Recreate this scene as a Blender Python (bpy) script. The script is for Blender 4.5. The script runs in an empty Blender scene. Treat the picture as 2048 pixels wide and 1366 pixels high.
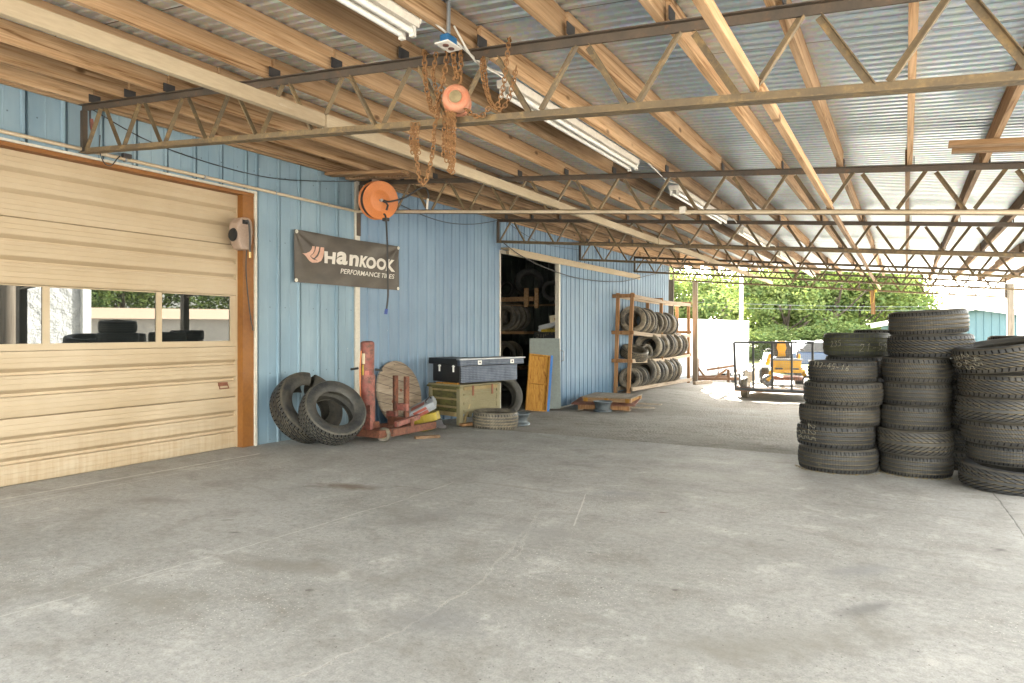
import bpy, bmesh, math, random
from mathutils import Vector, Matrix, Quaternion, noise as mnoise
R = math.radians
sc = bpy.context.scene
COL = sc.collection
random.seed(7)

# ------------------------------------------------------------------ camera, sky, sun, exposure
F = 1365.33; VX = 1811.0; Y0 = 662.0; H = 1.25
TH = math.atan((VX - 1024) / F)
SN, CS = math.sin(TH), math.cos(TH)
cam = bpy.data.cameras.new('camera'); camo = bpy.data.objects.new('camera', cam); COL.objects.link(camo)
cam.lens = 24; cam.sensor_width = 36; cam.shift_y = -(683 - Y0) / 2048
cam.clip_start = 0.05; cam.clip_end = 2000
camo.location = (0, 0, H); camo.rotation_euler = (R(90), 0, TH)
sc.camera = camo
SUN_EL, SUN_AZ = R(35), R(-31)
world = bpy.data.worlds.new('World'); sc.world = world; world.use_nodes = True
wn = world.node_tree
sky = wn.nodes.new('ShaderNodeTexSky'); sky.sky_type = 'NISHITA'; sky.sun_disc = False
sky.sun_elevation = SUN_EL; sky.sun_rotation = SUN_AZ; sky.air_density = 1.2; sky.dust_density = 2.5; sky.ozone_density = 1.0
bg = wn.nodes['Background']; bg.inputs['Strength'].default_value = 0.15
hsv = wn.nodes.new('ShaderNodeHueSaturation'); hsv.inputs['Saturation'].default_value = .30     # a milky, hazy summer sky
wn.links.new(sky.outputs[0], hsv.inputs['Color'])
wrm = wn.nodes.new('ShaderNodeMix'); wrm.data_type = 'RGBA'; wrm.blend_type = 'MULTIPLY'; wrm.inputs[0].default_value = 1.0; wrm.inputs[7].default_value = (1.0, .97, .895, 1)
wn.links.new(hsv.outputs[0], wrm.inputs[6]); wn.links.new(wrm.outputs[2], bg.inputs['Color'])
sl = bpy.data.lights.new('sun', 'SUN'); slo = bpy.data.objects.new('sun', sl); COL.objects.link(slo)
sl.energy = 5.0; sl.angle = R(0.5); sl.color = (1.0, 0.95, 0.86)
sv = Vector((math.sin(SUN_AZ) * math.cos(SUN_EL), math.cos(SUN_AZ) * math.cos(SUN_EL), math.sin(SUN_EL)))
slo.rotation_euler = sv.to_track_quat('Z', 'Y').to_euler()
sc.view_settings.view_transform = 'Standard'; sc.view_settings.look = 'None'
sc.view_settings.exposure = 4.3; sc.view_settings.gamma = 1.0
sc.render.engine = 'CYCLES'
sc.cycles.use_denoising = True
sc.cycles.max_bounces = 10; sc.cycles.diffuse_bounces = 6; sc.cycles.glossy_bounces = 4; sc.cycles.transmission_bounces = 6
sc.cycles.sample_clamp_indirect = 8.0; sc.cycles.caustics_reflective = False; sc.cycles.caustics_refractive = False

def ray(px, py):
    u = (px - 1024) / F; v = (Y0 - py) / F
    return Vector((-SN + u * CS, CS + u * SN, v))
def W(px, py, x=None, y=None, z=None, t=None):     # a point of the photo on a known plane of the place
    r = ray(px, py)
    if x is not None: t = x / r.x
    elif y is not None: t = y / r.y
    elif z is not None: t = (z - H) / r.z
    return Vector((r.x * t, r.y * t, H + r.z * t))

# ------------------------------------------------------------------ material helpers
class G:
    def __init__(s, name):
        s.m = bpy.data.materials.new(name); s.m.use_nodes = True
        s.nt = s.m.node_tree; s.b = s.nt.nodes['Principled BSDF']; s._rv = None
    def n(s, t, ins=None, **kw):
        nd = s.nt.nodes.new('ShaderNode' + t)
        for k, v in kw.items(): setattr(nd, k, v)
        for k, v in (ins or {}).items(): s.put(nd.inputs[k], v)
        return nd
    def put(s, inp, v):
        if isinstance(v, bpy.types.NodeSocket): s.nt.links.new(v, inp)
        else:
            if isinstance(v, (tuple, list)) and len(v) == 3 and inp.type == 'RGBA': v = (*v, 1)
            inp.default_value = v
    def set(s, **kw):
        for k, v in kw.items(): s.put(s.b.inputs[k.replace('_', ' ')], v)
        return s.m
    def obj(s): return s.n('TexCoord').outputs['Object']
    def rvec(s, sc_=37.0):
        if s._rv is None:
            oi = s.n('ObjectInfo').outputs['Random']
            mul = s.math('MULTIPLY', oi, sc_)
            cx = s.n('CombineXYZ', {0: mul, 1: mul, 2: mul}).outputs[0]
            s._rv = s.n('VectorMath', {0: s.obj(), 1: cx}, operation='ADD').outputs[0]
        return s._rv
    def rnd(s): return s.n('ObjectInfo').outputs['Random']
    def map(s, v, scale=(1, 1, 1), rot=(0, 0, 0), loc=(0, 0, 0)):
        return s.n('Mapping', {'Vector': v, 'Scale': scale, 'Rotation': rot, 'Location': loc}).outputs[0]
    def noise(s, v, scale, detail=4, rough=.55, dist=0):
        return s.n('TexNoise', {'Vector': v, 'Scale': scale, 'Detail': detail, 'Roughness': rough, 'Distortion': dist}).outputs['Fac']
    def vor(s, v, scale, feature='F1'):
        return s.n('TexVoronoi', {'Vector': v, 'Scale': scale}, feature=feature).outputs['Distance']
    def ramp(s, f, *stops):
        nd = s.n('ValToRGB', {0: f}); e = nd.color_ramp.elements
        while len(e) < len(stops): e.new(.5)
        for el, (p, c) in zip(e, stops):
            el.position = p; el.color = (*c, 1) if isinstance(c, tuple) else (c, c, c, 1)
        return nd.outputs['Color']
    def mix(s, f, a, b, mode='MIX'):
        nd = s.n('Mix', data_type='RGBA', blend_type=mode)
        s.put(nd.inputs[0], f); s.put(nd.inputs[6], a); s.put(nd.inputs[7], b)
        return nd.outputs[2]
    def math(s, op, a, b=0.0, c=0.0):
        nd = s.n('Math', operation=op); s.put(nd.inputs[0], a); s.put(nd.inputs[1], b); s.put(nd.inputs[2], c)
        return nd.outputs[0]
    def bump(s, h, st=.3, dist=.01):
        s.put(s.b.inputs['Normal'], s.n('Bump', {'Height': h, 'Strength': st, 'Distance': dist}).outputs[0])
    def sep(s, v): return s.n('SeparateXYZ', {0: v}).outputs

def weathered(name, c1, c2, scale=3.0, rough=.6, metal=0.0, bump=.15, c3=None, amt3=.5, stretch=(1, 1, 1), spec=.5, fine=40):
    g = G(name); v = g.map(g.rvec(), stretch)
    f = g.noise(v, scale, 6, .6)
    col = g.mix(g.ramp(f, (.35, 0.0), (.68, 1.0)), c1, c2)
    if c3:
        f3 = g.noise(v, scale * 2.7, 8, .7)
        col = g.mix(g.ramp(f3, (1 - amt3 * .9 - .05, 0.0), (1 - amt3 * .9 + .1, 1.0)), col, c3)
    ff = g.noise(v, scale * fine / 3, 3, .6)
    col = g.mix(.22, col, g.ramp(ff, (.3, .25), (.7, 1.0)), 'MULTIPLY')
    rr = g.math('MULTIPLY_ADD', f, .25, rough - .12)
    g.bump(ff, bump, .004)
    return g.set(Base_Color=col, Roughness=rr, Metallic=metal, Specular_IOR_Level=spec)

def wood(name, light, mid, dark, axis='y', stain=.35, rough=.75):
    g = G(name); st = {'x': (.55, 15, 15), 'y': (15, .55, 15), 'z': (15, 15, .55)}[axis]
    st2 = {'x': (.5, 2.5, 2.5), 'y': (2.5, .5, 2.5), 'z': (2.5, 2.5, .5)}[axis]
    v = g.rvec()
    grain = g.noise(g.map(v, st), 1.6, 7, .65, 1.2)
    fine = g.noise(g.map(v, tuple(k * 4 for k in st)), 1.5, 4, .6)
    col = g.ramp(grain, (.33, dark), (.44, mid), (.62, light))
    knot = g.vor(g.map(v, {'x': (2.0, .3, 4.2), 'y': (.3, 2.0, 4.2), 'z': (.3, 4.2, 2.0)}[axis]), 1.0)
    col = g.mix(g.ramp(knot, (.03, .9), (.055, .75), (.10, 0.0)), col, tuple(k * .45 for k in dark))
    big = g.noise(g.map(v, st2), .9, 5, .6)
    col = g.mix(g.math('MULTIPLY', g.ramp(big, (.45, 0.0), (.72, 1.0)), stain), col, tuple(k * .6 for k in dark))
    tone = g.math('MULTIPLY_ADD', g.rnd(), .45, .75)
    col = g.mix(1.0, col, g.n('CombineColor', {0: tone, 1: tone, 2: tone}).outputs[0], 'MULTIPLY')
    col = g.mix(.3, col, g.ramp(fine, (.32, .25), (.62, 1.0)), 'MULTIPLY')
    g.bump(grain, .25, .004)
    return g.set(Base_Color=col, Roughness=rough, Specular_IOR_Level=.3)

M = {}
M['lumber'] = wood('pine_lumber', (.61, .405, .24), (.475, .29, .15), (.22, .105, .04))
M['lumber_old'] = wood('stained_lumber', (.42, .28, .165), (.30, .18, .095), (.10, .055, .027), stain=.8)
M['lumber_z'] = wood('upright_lumber', (.45, .29, .15), (.36, .20, .09), (.18, .09, .035), 'z')
M['lumber_rack'] = wood('rack_lumber', (.44, .25, .12), (.33, .165, .07), (.17, .08, .03), 'z')
M['lumber_x'] = wood('board_lumber', (.42, .27, .15), (.33, .19, .09), (.18, .10, .045), 'x')
M['grey_wood_y'] = wood('grey_wood', (.42, .34, .25), (.33, .25, .17), (.17, .12, .075), 'y', .3)
M['grey_wood_z'] = wood('grey_post_wood', (.27, .235, .19), (.20, .17, .135), (.11, .09, .07), 'z', .3)
M['plywood'] = wood('orange_plywood', (.50, .26, .05), (.40, .19, .03), (.20, .075, .012), 'z', .3)
M['beam_paint'] = weathered('tan_painted_beam', (.42, .34, .23), (.35, .27, .175), 1.5, .65, c3=(.55, .49, .39), amt3=.34, stretch=(4, .6, 4))
M['truss'] = weathered('rusty_steel', (.115, .085, .052), (.19, .135, .07), 5, .65, .15, .2, c3=(.27, .18, .08), amt3=.5, stretch=(1, 1, 1))
M['truss_top'] = weathered('black_rusty_steel', (.06, .048, .037), (.105, .075, .052), 5, .62, .25, .2, c3=(.15, .08, .04), amt3=.42)
M['bracket'] = weathered('black_bracket_steel', (.04, .037, .04), (.07, .06, .055), 8, .6, .3)
M['rust_chain'] = weathered('rusty_chain', (.30, .155, .06), (.19, .09, .035), 30, .8, .2, .3)
M['orange_paint'] = weathered('faded_orange_paint', (.50, .165, .085), (.46, .235, .145), 14, .6, 0, .1, c3=(.40, .30, .20), amt3=.36)
M['reel_orange'] = weathered('reel_orange', (.66, .22, .06), (.58, .20, .065), 6, .5, 0, .08, c3=(.35, .17, .08), amt3=.3)
M['jack_red'] = weathered('faded_red_paint', (.21, .05, .036), (.31, .12, .09), 7, .65, 0, .3, c3=(.10, .05, .035), amt3=.53)
M['jack_rust'] = weathered('rusty_red_steel', (.23, .085, .042), (.15, .05, .03), 8, .75, .1, .35, c3=(.085, .04, .025), amt3=.53)
M['black_rubber'] = weathered('black_rubber', (.022, .021, .02), (.035, .033, .03), 8, .7)
M['hose'] = weathered('black_hose', (.02, .02, .022), (.04, .037, .035), 10, .6)
M['cable'] = weathered('dark_cable', (.03, .03, .03), (.05, .05, .05), 10, .6)
M['blue_tip'] = weathered('blue_plastic', (.02, .05, .22), (.03, .07, .28), 10, .5)
M['name_plate'] = weathered('worn_name_plate', (.30, .24, .13), (.22, .17, .09), 30, .5, .3)
M['pipe'] = weathered('tan_pipe', (.60, .50, .37), (.50, .40, .27), 3, .5, .1, c3=(.25, .15, .08), amt3=.35)
M['white_plastic'] = weathered('white_plastic', (.72, .70, .65), (.62, .59, .53), 4, .5)
M['lamp_white'] = weathered('white_enamel', (.68, .64, .57), (.60, .55, .47), 3, .45, c3=(.36, .27, .17), amt3=.24)
M['tube_glass'] = weathered('unlit_tube', (.82, .80, .75), (.76, .74, .69), 3, .2)
M['socket_dark'] = weathered('outlet_brown', (.13, .05, .035), (.08, .035, .03), 8, .5)
M['blue_box'] = weathered('blue_box_plastic', (.01, .09, .22), (.015, .12, .28), 8, .5)
M['pinkish'] = weathered('faded_pinkish_plastic', (.37, .275, .215), (.30, .21, .155), 5, .55, c3=(.25, .15, .10), amt3=.3)
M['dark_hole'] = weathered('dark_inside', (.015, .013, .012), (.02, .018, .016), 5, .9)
M['brass'] = weathered('brass', (.55, .42, .2), (.45, .33, .14), 9, .4, .8)
M['steel'] = weathered('dull_steel', (.38, .39, .40), (.28, .29, .30), 7, .42, .75, c3=(.2, .12, .07), amt3=.3)
M['steel_wheel'] = weathered('steel_wheel', (.15, .175, .19), (.09, .105, .115), 9, .5, .5, c3=(.16, .11, .07), amt3=.4)
M['white_metal'] = weathered('white_painted_metal', (.78, .77, .73), (.7, .69, .65), 2, .45)
M['trailer_white'] = weathered('white_trailer_skin', (.80, .80, .78), (.70, .70, .68), 1.2, .4, c3=(.36, .32, .26), amt3=.36, stretch=(1, 1, .3))
M['mower_yellow'] = weathered('mower_yellow', (.62, .33, .012), (.55, .29, .012), 4, .4)
M['mower_black'] = weathered('mower_black', (.025, .025, .027), (.045, .045, .045), 6, .5)
M['mower_grey'] = weathered('mower_grey', (.22, .22, .22), (.16, .16, .16), 6, .5, .3)
M['gate_black'] = weathered('black_painted_steel', (.022, .024, .026), (.04, .04, .042), 6, .45, .1, c3=(.12, .07, .035), amt3=.3)
M['rust_frame'] = weathered('rusty_frame', (.20, .11, .06), (.14, .075, .045), 4, .8, .1)
M['deck_wood'] = wood('deck_wood', (.40, .33, .25), (.30, .24, .17), (.16, .12, .08), 'y', .3)
M['green_shade_crate'] = weathered('green_shade_crate_paint', (.125, .115, .03), (.075, .068, .022), 4, .75, 0, .3, c3=(.035, .03, .018), amt3=.50, stretch=(1, 1, 2.5))  # green paint, with the shade of the unlit face put into it
M['pale_crate'] = weathered('pale_green_crate', (.185, .16, .082), (.235, .20, .115), 4, .75, 0, .3, c3=(.17, .25, .15), amt3=.38)
M['crate_slat'] = weathered('crate_slat', (.30, .23, .11), (.23, .165, .07), 5, .75, 0, .25, c3=(.10, .075, .04), amt3=.4)
M['hinge_rust'] = weathered('rust_hinge', (.26, .10, .055), (.18, .07, .04), 10, .8, .2)
M['gritty_black'] = weathered('black_box_paint', (.010, .010, .011), (.018, .018, .018), 4, .45, 0, .1, c3=(.2, .2, .2), amt3=.22, fine=90)
M['grey_case'] = weathered('grey_plastic', (.36, .38, .40), (.28, .30, .32), 5, .5, c3=(.16, .15, .13), amt3=.3)
M['yellow_plastic'] = weathered('yellow_plastic', (.42, .31, .025), (.34, .24, .02), 5, .5, c3=(.2, .15, .05), amt3=.3)
M['red_label'] = weathered('red_label', (.36, .075, .05), (.42, .14, .10), 20, .5)
M['cream_label'] = weathered('cream_label', (.68, .60, .42), (.55, .47, .32), 25, .6, c3=(.12, .10, .08), amt3=.35)
M['yellow_label'] = weathered('yellow_label', (.55, .42, .06), (.42, .3, .05), 25, .6)
M['grey_sheet'] = weathered('grey_sheet', (.20, .23, .21), (.16, .19, .18), 1.6, .5, 0, .05, c3=(.26, .28, .26), amt3=.3)
M['blue_paint'] = weathered('bright_blue_paint', (.02, .13, .42), (.02, .16, .48), 5, .5)
M['chalk'] = weathered('chalk', (.36, .33, .25), (.26, .235, .17), 60, .9)
M['grommet'] = weathered('grommet', (.7, .68, .6), (.6, .57, .5), 20, .35, .5)
M['banner_white'] = weathered('banner_white_ink', (.70, .66, .60), (.62, .58, .52), 8, .6)
M['banner_pink'] = weathered('banner_faded_orange_ink', (.66, .42, .33), (.58, .34, .25), 5, .6)
M['brown_trim'] = weathered('brown_steel_trim', (.25, .098, .017), (.19, .068, .012), 2.5, .55, 0, .12, c3=(.16, .06, .025), amt3=.36)
M['white_trim'] = weathered('white_trim', (.62, .58, .50), (.54, .50, .42), 3, .55, c3=(.35, .28, .2), amt3=.26)
M['asph_roof'] = weathered('tan_roof', (.50, .36, .25), (.46, .33, .22), .5, .7)
M['tan_wall'] = weathered('tan_ribbed_wall', (.45, .41, .36), (.40, .37, .32), .5, .6)
M['pole_wood'] = wood('pole_wood', (.24, .20, .15), (.18, .14, .10), (.09, .07, .05), 'z', .3)
M['pole_white'] = weathered('pale_pole', (.5, .49, .46), (.42, .41, .38), 1, .7)
M['truck_blue'] = weathered('truck_blue', (.015, .035, .075), (.02, .045, .09), 2, .3)
M['truck_silver'] = weathered('truck_silver', (.20, .205, .215), (.17, .175, .185), 2, .3, .3)
M['olive'] = weathered('olive_paint', (.20, .21, .10), (.16, .17, .08), 2, .5)

def glass_dark(name, col=(.02, .025, .03), rough=.05):
    g = G(name); return g.set(Base_Color=col, Roughness=rough, Specular_IOR_Level=.8)
M['car_glass'] = glass_dark('car_glass')
g = G('door_pane_glass')     # dirty glass before a dark room: clear reflection over near-black
fz = g.noise(g.rvec(), 45, 6, .75)
gl = g.n('BsdfGlossy', {'Color': (.86, .9, .92, 1), 'Roughness': .012})
df = g.n('BsdfDiffuse', {'Color': (.012, .014, .014, 1)})
du = g.n('BsdfDiffuse', {'Color': (.4, .38, .33, 1)})
m1 = g.n('MixShader', {0: .105, 1: df.outputs[0], 2: gl.outputs[0]})
m2 = g.n('MixShader', {0: g.ramp(fz, (.70, 0.0), (.80, .35)), 1: m1.outputs[0], 2: du.outputs[0]})
g.nt.links.new(m2.outputs[0], g.nt.nodes['Material Output'].inputs['Surface'])
M['pane'] = g.m

def sheetmetal(name, c1, c2, dirt=(.20, .19, .16), scratch=(.75, .74, .7), rough=.55, metal=0.0):
    g = G(name); v = g.obj(); x, y, z = g.sep(v)
    vs = g.map(v, (2, 2, .5))
    f = g.noise(vs, 1.0, 6, .6)
    col = g.mix(g.ramp(f, (.3, 0.0), (.7, 1.0)), c1, c2)
    big = g.noise(v, .9, 4, .5)
    col = g.mix(g.ramp(big, (.4, 0.0), (.75, .55)), col, tuple(k * .72 for k in c1))
    fine = g.noise(g.map(v, (22, 22, 1.4)), 1.5, 5, .7)
    col = g.mix(.13, col, g.ramp(fine, (.3, .5), (.65, 1.0)), 'MULTIPLY')
    s1 = g.noise(g.map(v, (9, 9, 2.2)), 3.0, 3, .8)
    col = g.mix(g.ramp(s1, (.735, 0.0), (.76, .8)), col, scratch)
    py_ = g.math('ABSOLUTE', g.math('SUBTRACT', g.math('FRACT', g.math('MULTIPLY', y, 1 / .215)), .5)); pz_ = g.math('ABSOLUTE', g.math('SUBTRACT', g.math('FRACT', g.math('MULTIPLY_ADD', z, 1 / .74, .45)), .5))
    dot = g.math('LESS_THAN', g.math('ADD', g.math('POWER', g.math('MULTIPLY', py_, .215), 2.0), g.math('POWER', g.math('MULTIPLY', pz_, .74), 2.0)), .000055)
    col = g.mix(g.math('MULTIPLY', dot, .75), col, tuple(k * .3 for k in c1))
    # splash-back dirt along the foot of the wall
    low = g.math('MULTIPLY', g.ramp(g.math('MULTIPLY_ADD', z, 1.4, g.math('MULTIPLY_ADD', f, -.7, .45)), (.0, 1.0), (.5, 0.0)), .75)
    col = g.mix(low, col, dirt)
    g.bump(big, .12, .02)
    return g.set(Base_Color=col, Roughness=g.math('MULTIPLY_ADD', f, .25, rough - .12), Metallic=metal)
M['wall_pale'] = sheetmetal('pale_blue_siding', (.185, .285, .365), (.285, .38, .435), (.15, .19, .20))
M['wall_blue'] = sheetmetal('blue_siding', (.155, .24, .345), (.215, .31, .41), (.05, .12, .2))
M['wall_far'] = sheetmetal('far_blue_siding', (.05, .105, .13), (.06, .12, .145))
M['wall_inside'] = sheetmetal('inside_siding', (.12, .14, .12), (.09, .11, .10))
M['door_paint'] = None
g = G('roll_door_paint'); v = g.obj(); x, y, z = g.sep(v)
f = g.noise(g.map(v, (2, 1.0, 1.2)), 1.2, 5, .55)
col = g.mix(g.ramp(f, (.3, 0.0), (.7, 1.0)), (.385, .295, .185), (.455, .365, .25))
st = g.noise(g.map(v, (6, 10, .35)), 2.0, 6, .7)
low = g.ramp(z, (.0, 1.0), (.42, 0.0))
col = g.mix(g.math('MULTIPLY', g.ramp(st, (.44, 0.0), (.64, 1.0)), g.math('MULTIPLY_ADD', low, .45, .02)), col, (.27, .17, .075))
col = g.mix(g.math('MULTIPLY', g.ramp(g.noise(g.map(v, (2, 1, 4)), 2.0, 5, .6), (.5, 0.0), (.7, 1.0)), g.math('MULTIPLY', low, .3)), col, (.52, .47, .37))
g.bump(f, .08, .01)
M['door_paint'] = g.set(Base_Color=col, Roughness=.5)

g = G('galvanised_roofing'); v = g.obj(); x, y, z = g.sep(v)
f = g.noise(g.map(v, (1.2, .6, 1)), 1.0, 5, .6)
sp = g.n('TexVoronoi', {'Vector': v, 'Scale': 35.0}).outputs['Color']
col = g.mix(g.ramp(f, (.3, 0.0), (.7, 1.0)), (.59, .68, .755), (.71, .795, .85))
col = g.mix(.16, col, sp, 'MULTIPLY')
col = g.mix(g.ramp(g.noise(g.map(v, (.5, 3, 1)), 1.2, 6, .7), (.6, 0.0), (.78, .5)), col, (.33, .25, .17))
lap = g.math('LESS_THAN', g.math('FRACT', g.math('MULTIPLY', y, 1 / .81)), .008)
col = g.mix(lap, col, (.05, .05, .05))
M['roof'] = g.set(Base_Color=col, Roughness=g.math('MULTIPLY_ADD', f, .14, .27), Metallic=.82)

g = G('diamond_plate'); v = g.obj()
x, y, z = g.sep(v)
a = g.math('SINE', g.math('MULTIPLY', g.math('ADD', y, z), 130)); b_ = g.math('SINE', g.math('MULTIPLY', g.math('SUBTRACT', y, z), 130))
d = g.math('MULTIPLY', a, b_)
f = g.noise(v, 6, 6, .65)
col = g.mix(g.ramp(f, (.35, 0.0), (.7, 1.0)), (.042, .054, .08), (.10, .12, .16))
col = g.mix(g.ramp(d, (.45, 0.0), (.7, .35)), col, (.42, .46, .53))
g.bump(d, .6, .004)
M['diamond'] = g.set(Base_Color=col, Roughness=.42, Metallic=.55)

g = G('banner_vinyl'); v = g.obj()
f = g.noise(g.map(v, (1, 1.2, 2.5)), 2.5, 6, .65)
col = g.mix(g.ramp(f, (.3, 0.0), (.72, 1.0)), (.060, .052, .046), (.10, .085, .068))
sp = g.noise(v, 30, 4, .8); col = g.mix(g.ramp(sp, (.73, 0.0), (.76, .6)), col, (.5, .46, .4))
M['banner'] = g.set(Base_Color=col, Roughness=.5, Specular_IOR_Level=.4)

# concrete slab with its own joints, cracks and stains
def concrete():
    g = G('worn_concrete'); v = g.obj(); x, y, z = g.sep(v)
    f1 = g.noise(v, .55, 6, .6); f2 = g.noise(v, 2.6, 8, .7, .3); f3 = g.noise(v, 26, 6, .7); f4 = g.noise(v, 110, 3, .6)
    col = g.mix(g.ramp(f1, (.32, 0.0), (.68, 1.0)), (.315, .302, .272), (.425, .410, .374))
    col = g.mix(g.ramp(f2, (.32, .6), (.5, 0.0)), col, (.215, .195, .16))
    col = g.mix(g.ramp(f2, (.56, 0.0), (.70, .75)), col, (.58, .555, .50))
    col = g.mix(.5, col, g.ramp(f3, (.32, .5), (.58, 1.0)), 'MULTIPLY')
    col = g.mix(.3, col, g.ramp(f4, (.34, .35), (.58, 1.0)), 'MULTIPLY')
    spk = g.noise(v, 55, 2, .5); col = g.mix(g.ramp(spk, (.69, 0.0), (.71, .8)), col, (.09, .075, .06))
    grit = g.noise(v, 75, 2, .5); area = g.ramp(g.noise(v, .8, 4, .6), (.47, 0.0), (.62, 1.0))
    col = g.mix(g.math('MULTIPLY', g.ramp(grit, (.64, 0.0), (.67, .9)), area), col, (.62, .58, .5))
    swirl = g.noise(g.map(v, (.8, 3.2, 1), (0, 0, .4)), 1.1, 7, .6, 1.5)
    col = g.mix(g.ramp(swirl, (.54, 0.0), (.68, .32)), col, (.20, .182, .15))
    wob = g.noise(v, 3.0, 6, .65); wob2 = g.noise(v, 14, 3, .6); wob3 = g.noise(v, 7.3, 5, .75)
    height = g.math('MULTIPLY_ADD', f3, .5, g.math('MULTIPLY', f2, .6))
    def line(A, B, w, c, amp, fac=.8, depth=0.0):
        nonlocal col, height
        dx, dy = B[0] - A[0], B[1] - A[1]; L = math.hypot(dx, dy); dx /= L; dy /= L
        al = g.math('ADD', g.math('MULTIPLY', g.math('SUBTRACT', x, A[0]), dx), g.math('MULTIPLY', g.math('SUBTRACT', y, A[1]), dy))
        di = g.math('ADD', g.math('MULTIPLY', g.math('SUBTRACT', x, A[0]), -dy), g.math('MULTIPLY', g.math('SUBTRACT', y, A[1]), dx))
        di = g.math('ADD', di, g.math('MULTIPLY_ADD', wob, amp, -amp * .5)); di = g.math('ADD', di, g.math('MULTIPLY_ADD', wob2, amp * .35, -amp * .175))
        di = g.math('ABSOLUTE', di)
        ww = g.math('MULTIPLY', g.math('MAXIMUM', g.math('MULTIPLY_ADD', wob3, 4.2, -1.25), .12), w)
        mk = g.math('SUBTRACT', 1.0, g.math('SMOOTH_MIN', g.math('DIVIDE', di, ww), 1.0, .3))
        mk = g.math('MAXIMUM', mk, 0.0)
        inr = g.math('MULTIPLY', g.math('GREATER_THAN', al, 0.0), g.math('LESS_THAN', al, L))
        mk = g.math('MULTIPLY', g.math('MULTIPLY', mk, inr), fac)
        col = g.mix(mk, col, c)
        if depth: height = g.math('MULTIPLY_ADD', mk, -depth, height)
    def blob(C, rx, ry, rot, c, fac):
        nonlocal col
        p = g.n('Mapping', {'Vector': v, 'Location': (-C[0], -C[1], 0)}).outputs[0]
        p = g.n('Mapping', {'Vector': p, 'Rotation': (0, 0, -rot)}).outputs[0]
        p = g.n('Mapping', {'Vector': p, 'Scale': (1 / rx, 1 / ry, 0)}).outputs[0]
        d = g.n('VectorMath', {0: p}, operation='LENGTH').outputs['Value']
        d = g.math('ADD', d, g.math('MULTIPLY_ADD', f2, 2.4, -1.2))
        col = g.mix(g.math('MULTIPLY', g.ramp(d, (.1, 1.0), (.95, 0.0)), fac), col, c)
    P = lambda a, b: W(a, b, z=0)
    pale = (.64, .60, .53); dk = (.10, .09, .075)
    for a, b in (((1085, 1020), (975, 1150)), ((975, 1150), (800, 1265)), ((800, 1265), (560, 1366)), ((1062, 1052), (1030, 1120))):
        line(P(*a), P(*b), .010, pale, .13, .48, .8); line(P(*a), P(*b), .0035, dk, .13, .55)
    for a, b in (((-40, 1245), (520, 1085)), ((520, 1085), (770, 1010)), ((770, 1012), (905, 965))):
        line(P(*a), P(*b), .009, pale, .06, .45, .8)
    line(P(-60, 1010), P(520, 907), .022, pale, .02, .8); line(P(-60, 1028), P(520, 914), .012, pale, .03, .5)
    line(P(-60, 1019), P(500, 912), .02, (.2, .17, .13), .04, .5)
    line(P(1983, 972), P(2060, 1090), .008, dk, .03, .9, 1.2)
    line(P(1172, 988), P(1148, 1052), .008, pale, .02, .7)
    line(P(40, 1048), P(150, 1040), .012, (.2, .17, .14), .03, .7)
    line(P(780, 970), P(905, 985), .006, dk, .05, .5)
    for px, py, rx, ry, rt, c, fc in ((690, 972, .42, .13, .2, (.13, .085, .05), .7), (850, 1035, .20, .42, -.15, (.17, .155, .14), .5),
                                  (1215, 985, .35, .12, .4, (.2, .2, .2), .6), (1740, 1215, .28, .06, .9, (.17, .165, .155), .7),
                                  (2000, 1100, .05, .03, .9, (.12, .11, .1), .8), (880, 1240, .35, .2, .3, (.2, .195, .19), .5), (1730, 1140, .3, .1, .8, (.22, .22, .22), .5),
                                  (455, 1040, .07, .02, .6, dk, .8), (470, 1065, .05, .015, .3, dk, .8), (1180, 1105, .03, .02, .2, dk, .7), (620, 1180, .025, .02, .2, dk, .7), (1560, 1080, .04, .015, .6, dk, .7), (980, 940, .06, .02, .3, dk, .6), (1350, 1180, .02, .015, .3, dk, .7), (1325, 1025, .05, .02, .5, (.12, .06, .04), .8), (800, 973, .10, .02, .4, (.12, .07, .04), .7), (560, 1130, .9, .16, .2, (.22, .2, .165), .6), (1500, 1290, .9, .2, .7, (.24, .225, .19), .5), (250, 1190, .7, .25, .25, (.22, .205, .17), .55), (1300, 1060, .9, .22, .5, (.50, .48, .43), .15), (1420, 950, 1.2, .25, .3, (.50, .48, .43), .15), (340, 1000, .5, .12, .3, (.2, .18, .15), .5), (1050, 1060, .5, .3, .3, (.27, .26, .24), .5)):
        blob(P(px, py), rx, ry, rt, c, fc)
    # tread print left by a wheel on the slab
    g.bump(height, .35, .006)
    return g.set(Base_Color=col, Roughness=g.math('MULTIPLY_ADD', f2, .3, .52), Specular_IOR_Level=.35)
M['concrete'] = concrete()

g = G('packed_gravel'); v = g.obj(); x, y, z = g.sep(v)
f1 = g.noise(v, .5, 6, .6); f2 = g.noise(v, 4, 8, .7); vo = g.vor(v, 28); v2 = g.vor(v, 70)
col = g.mix(g.ramp(f1, (.35, 0.0), (.65, 1.0)), (.36, .335, .295), (.26, .238, .20))
col = g.mix(g.ramp(f2, (.36, .5), (.50, 0.0)), col, (.15, .125, .095))
col = g.mix(.35, col, g.ramp(vo, (.1, .55), (.5, 1.0)), 'MULTIPLY')
col = g.mix(g.ramp(g.noise(v, 24, 3, .6), (.62, 0.0), (.68, .7)), col, (.42, .39, .33))
streak = g.noise(g.map(v, (.5, 5, 1), (0, 0, .1)), 1.3, 6, .65)
col = g.mix(g.ramp(streak, (.55, 0.0), (.72, .45)), col, (.13, .11, .08))
lot = g.math('MAXIMUM', g.math('GREATER_THAN', x, 3.6), g.math('LESS_THAN', y, -6.9))
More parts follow.
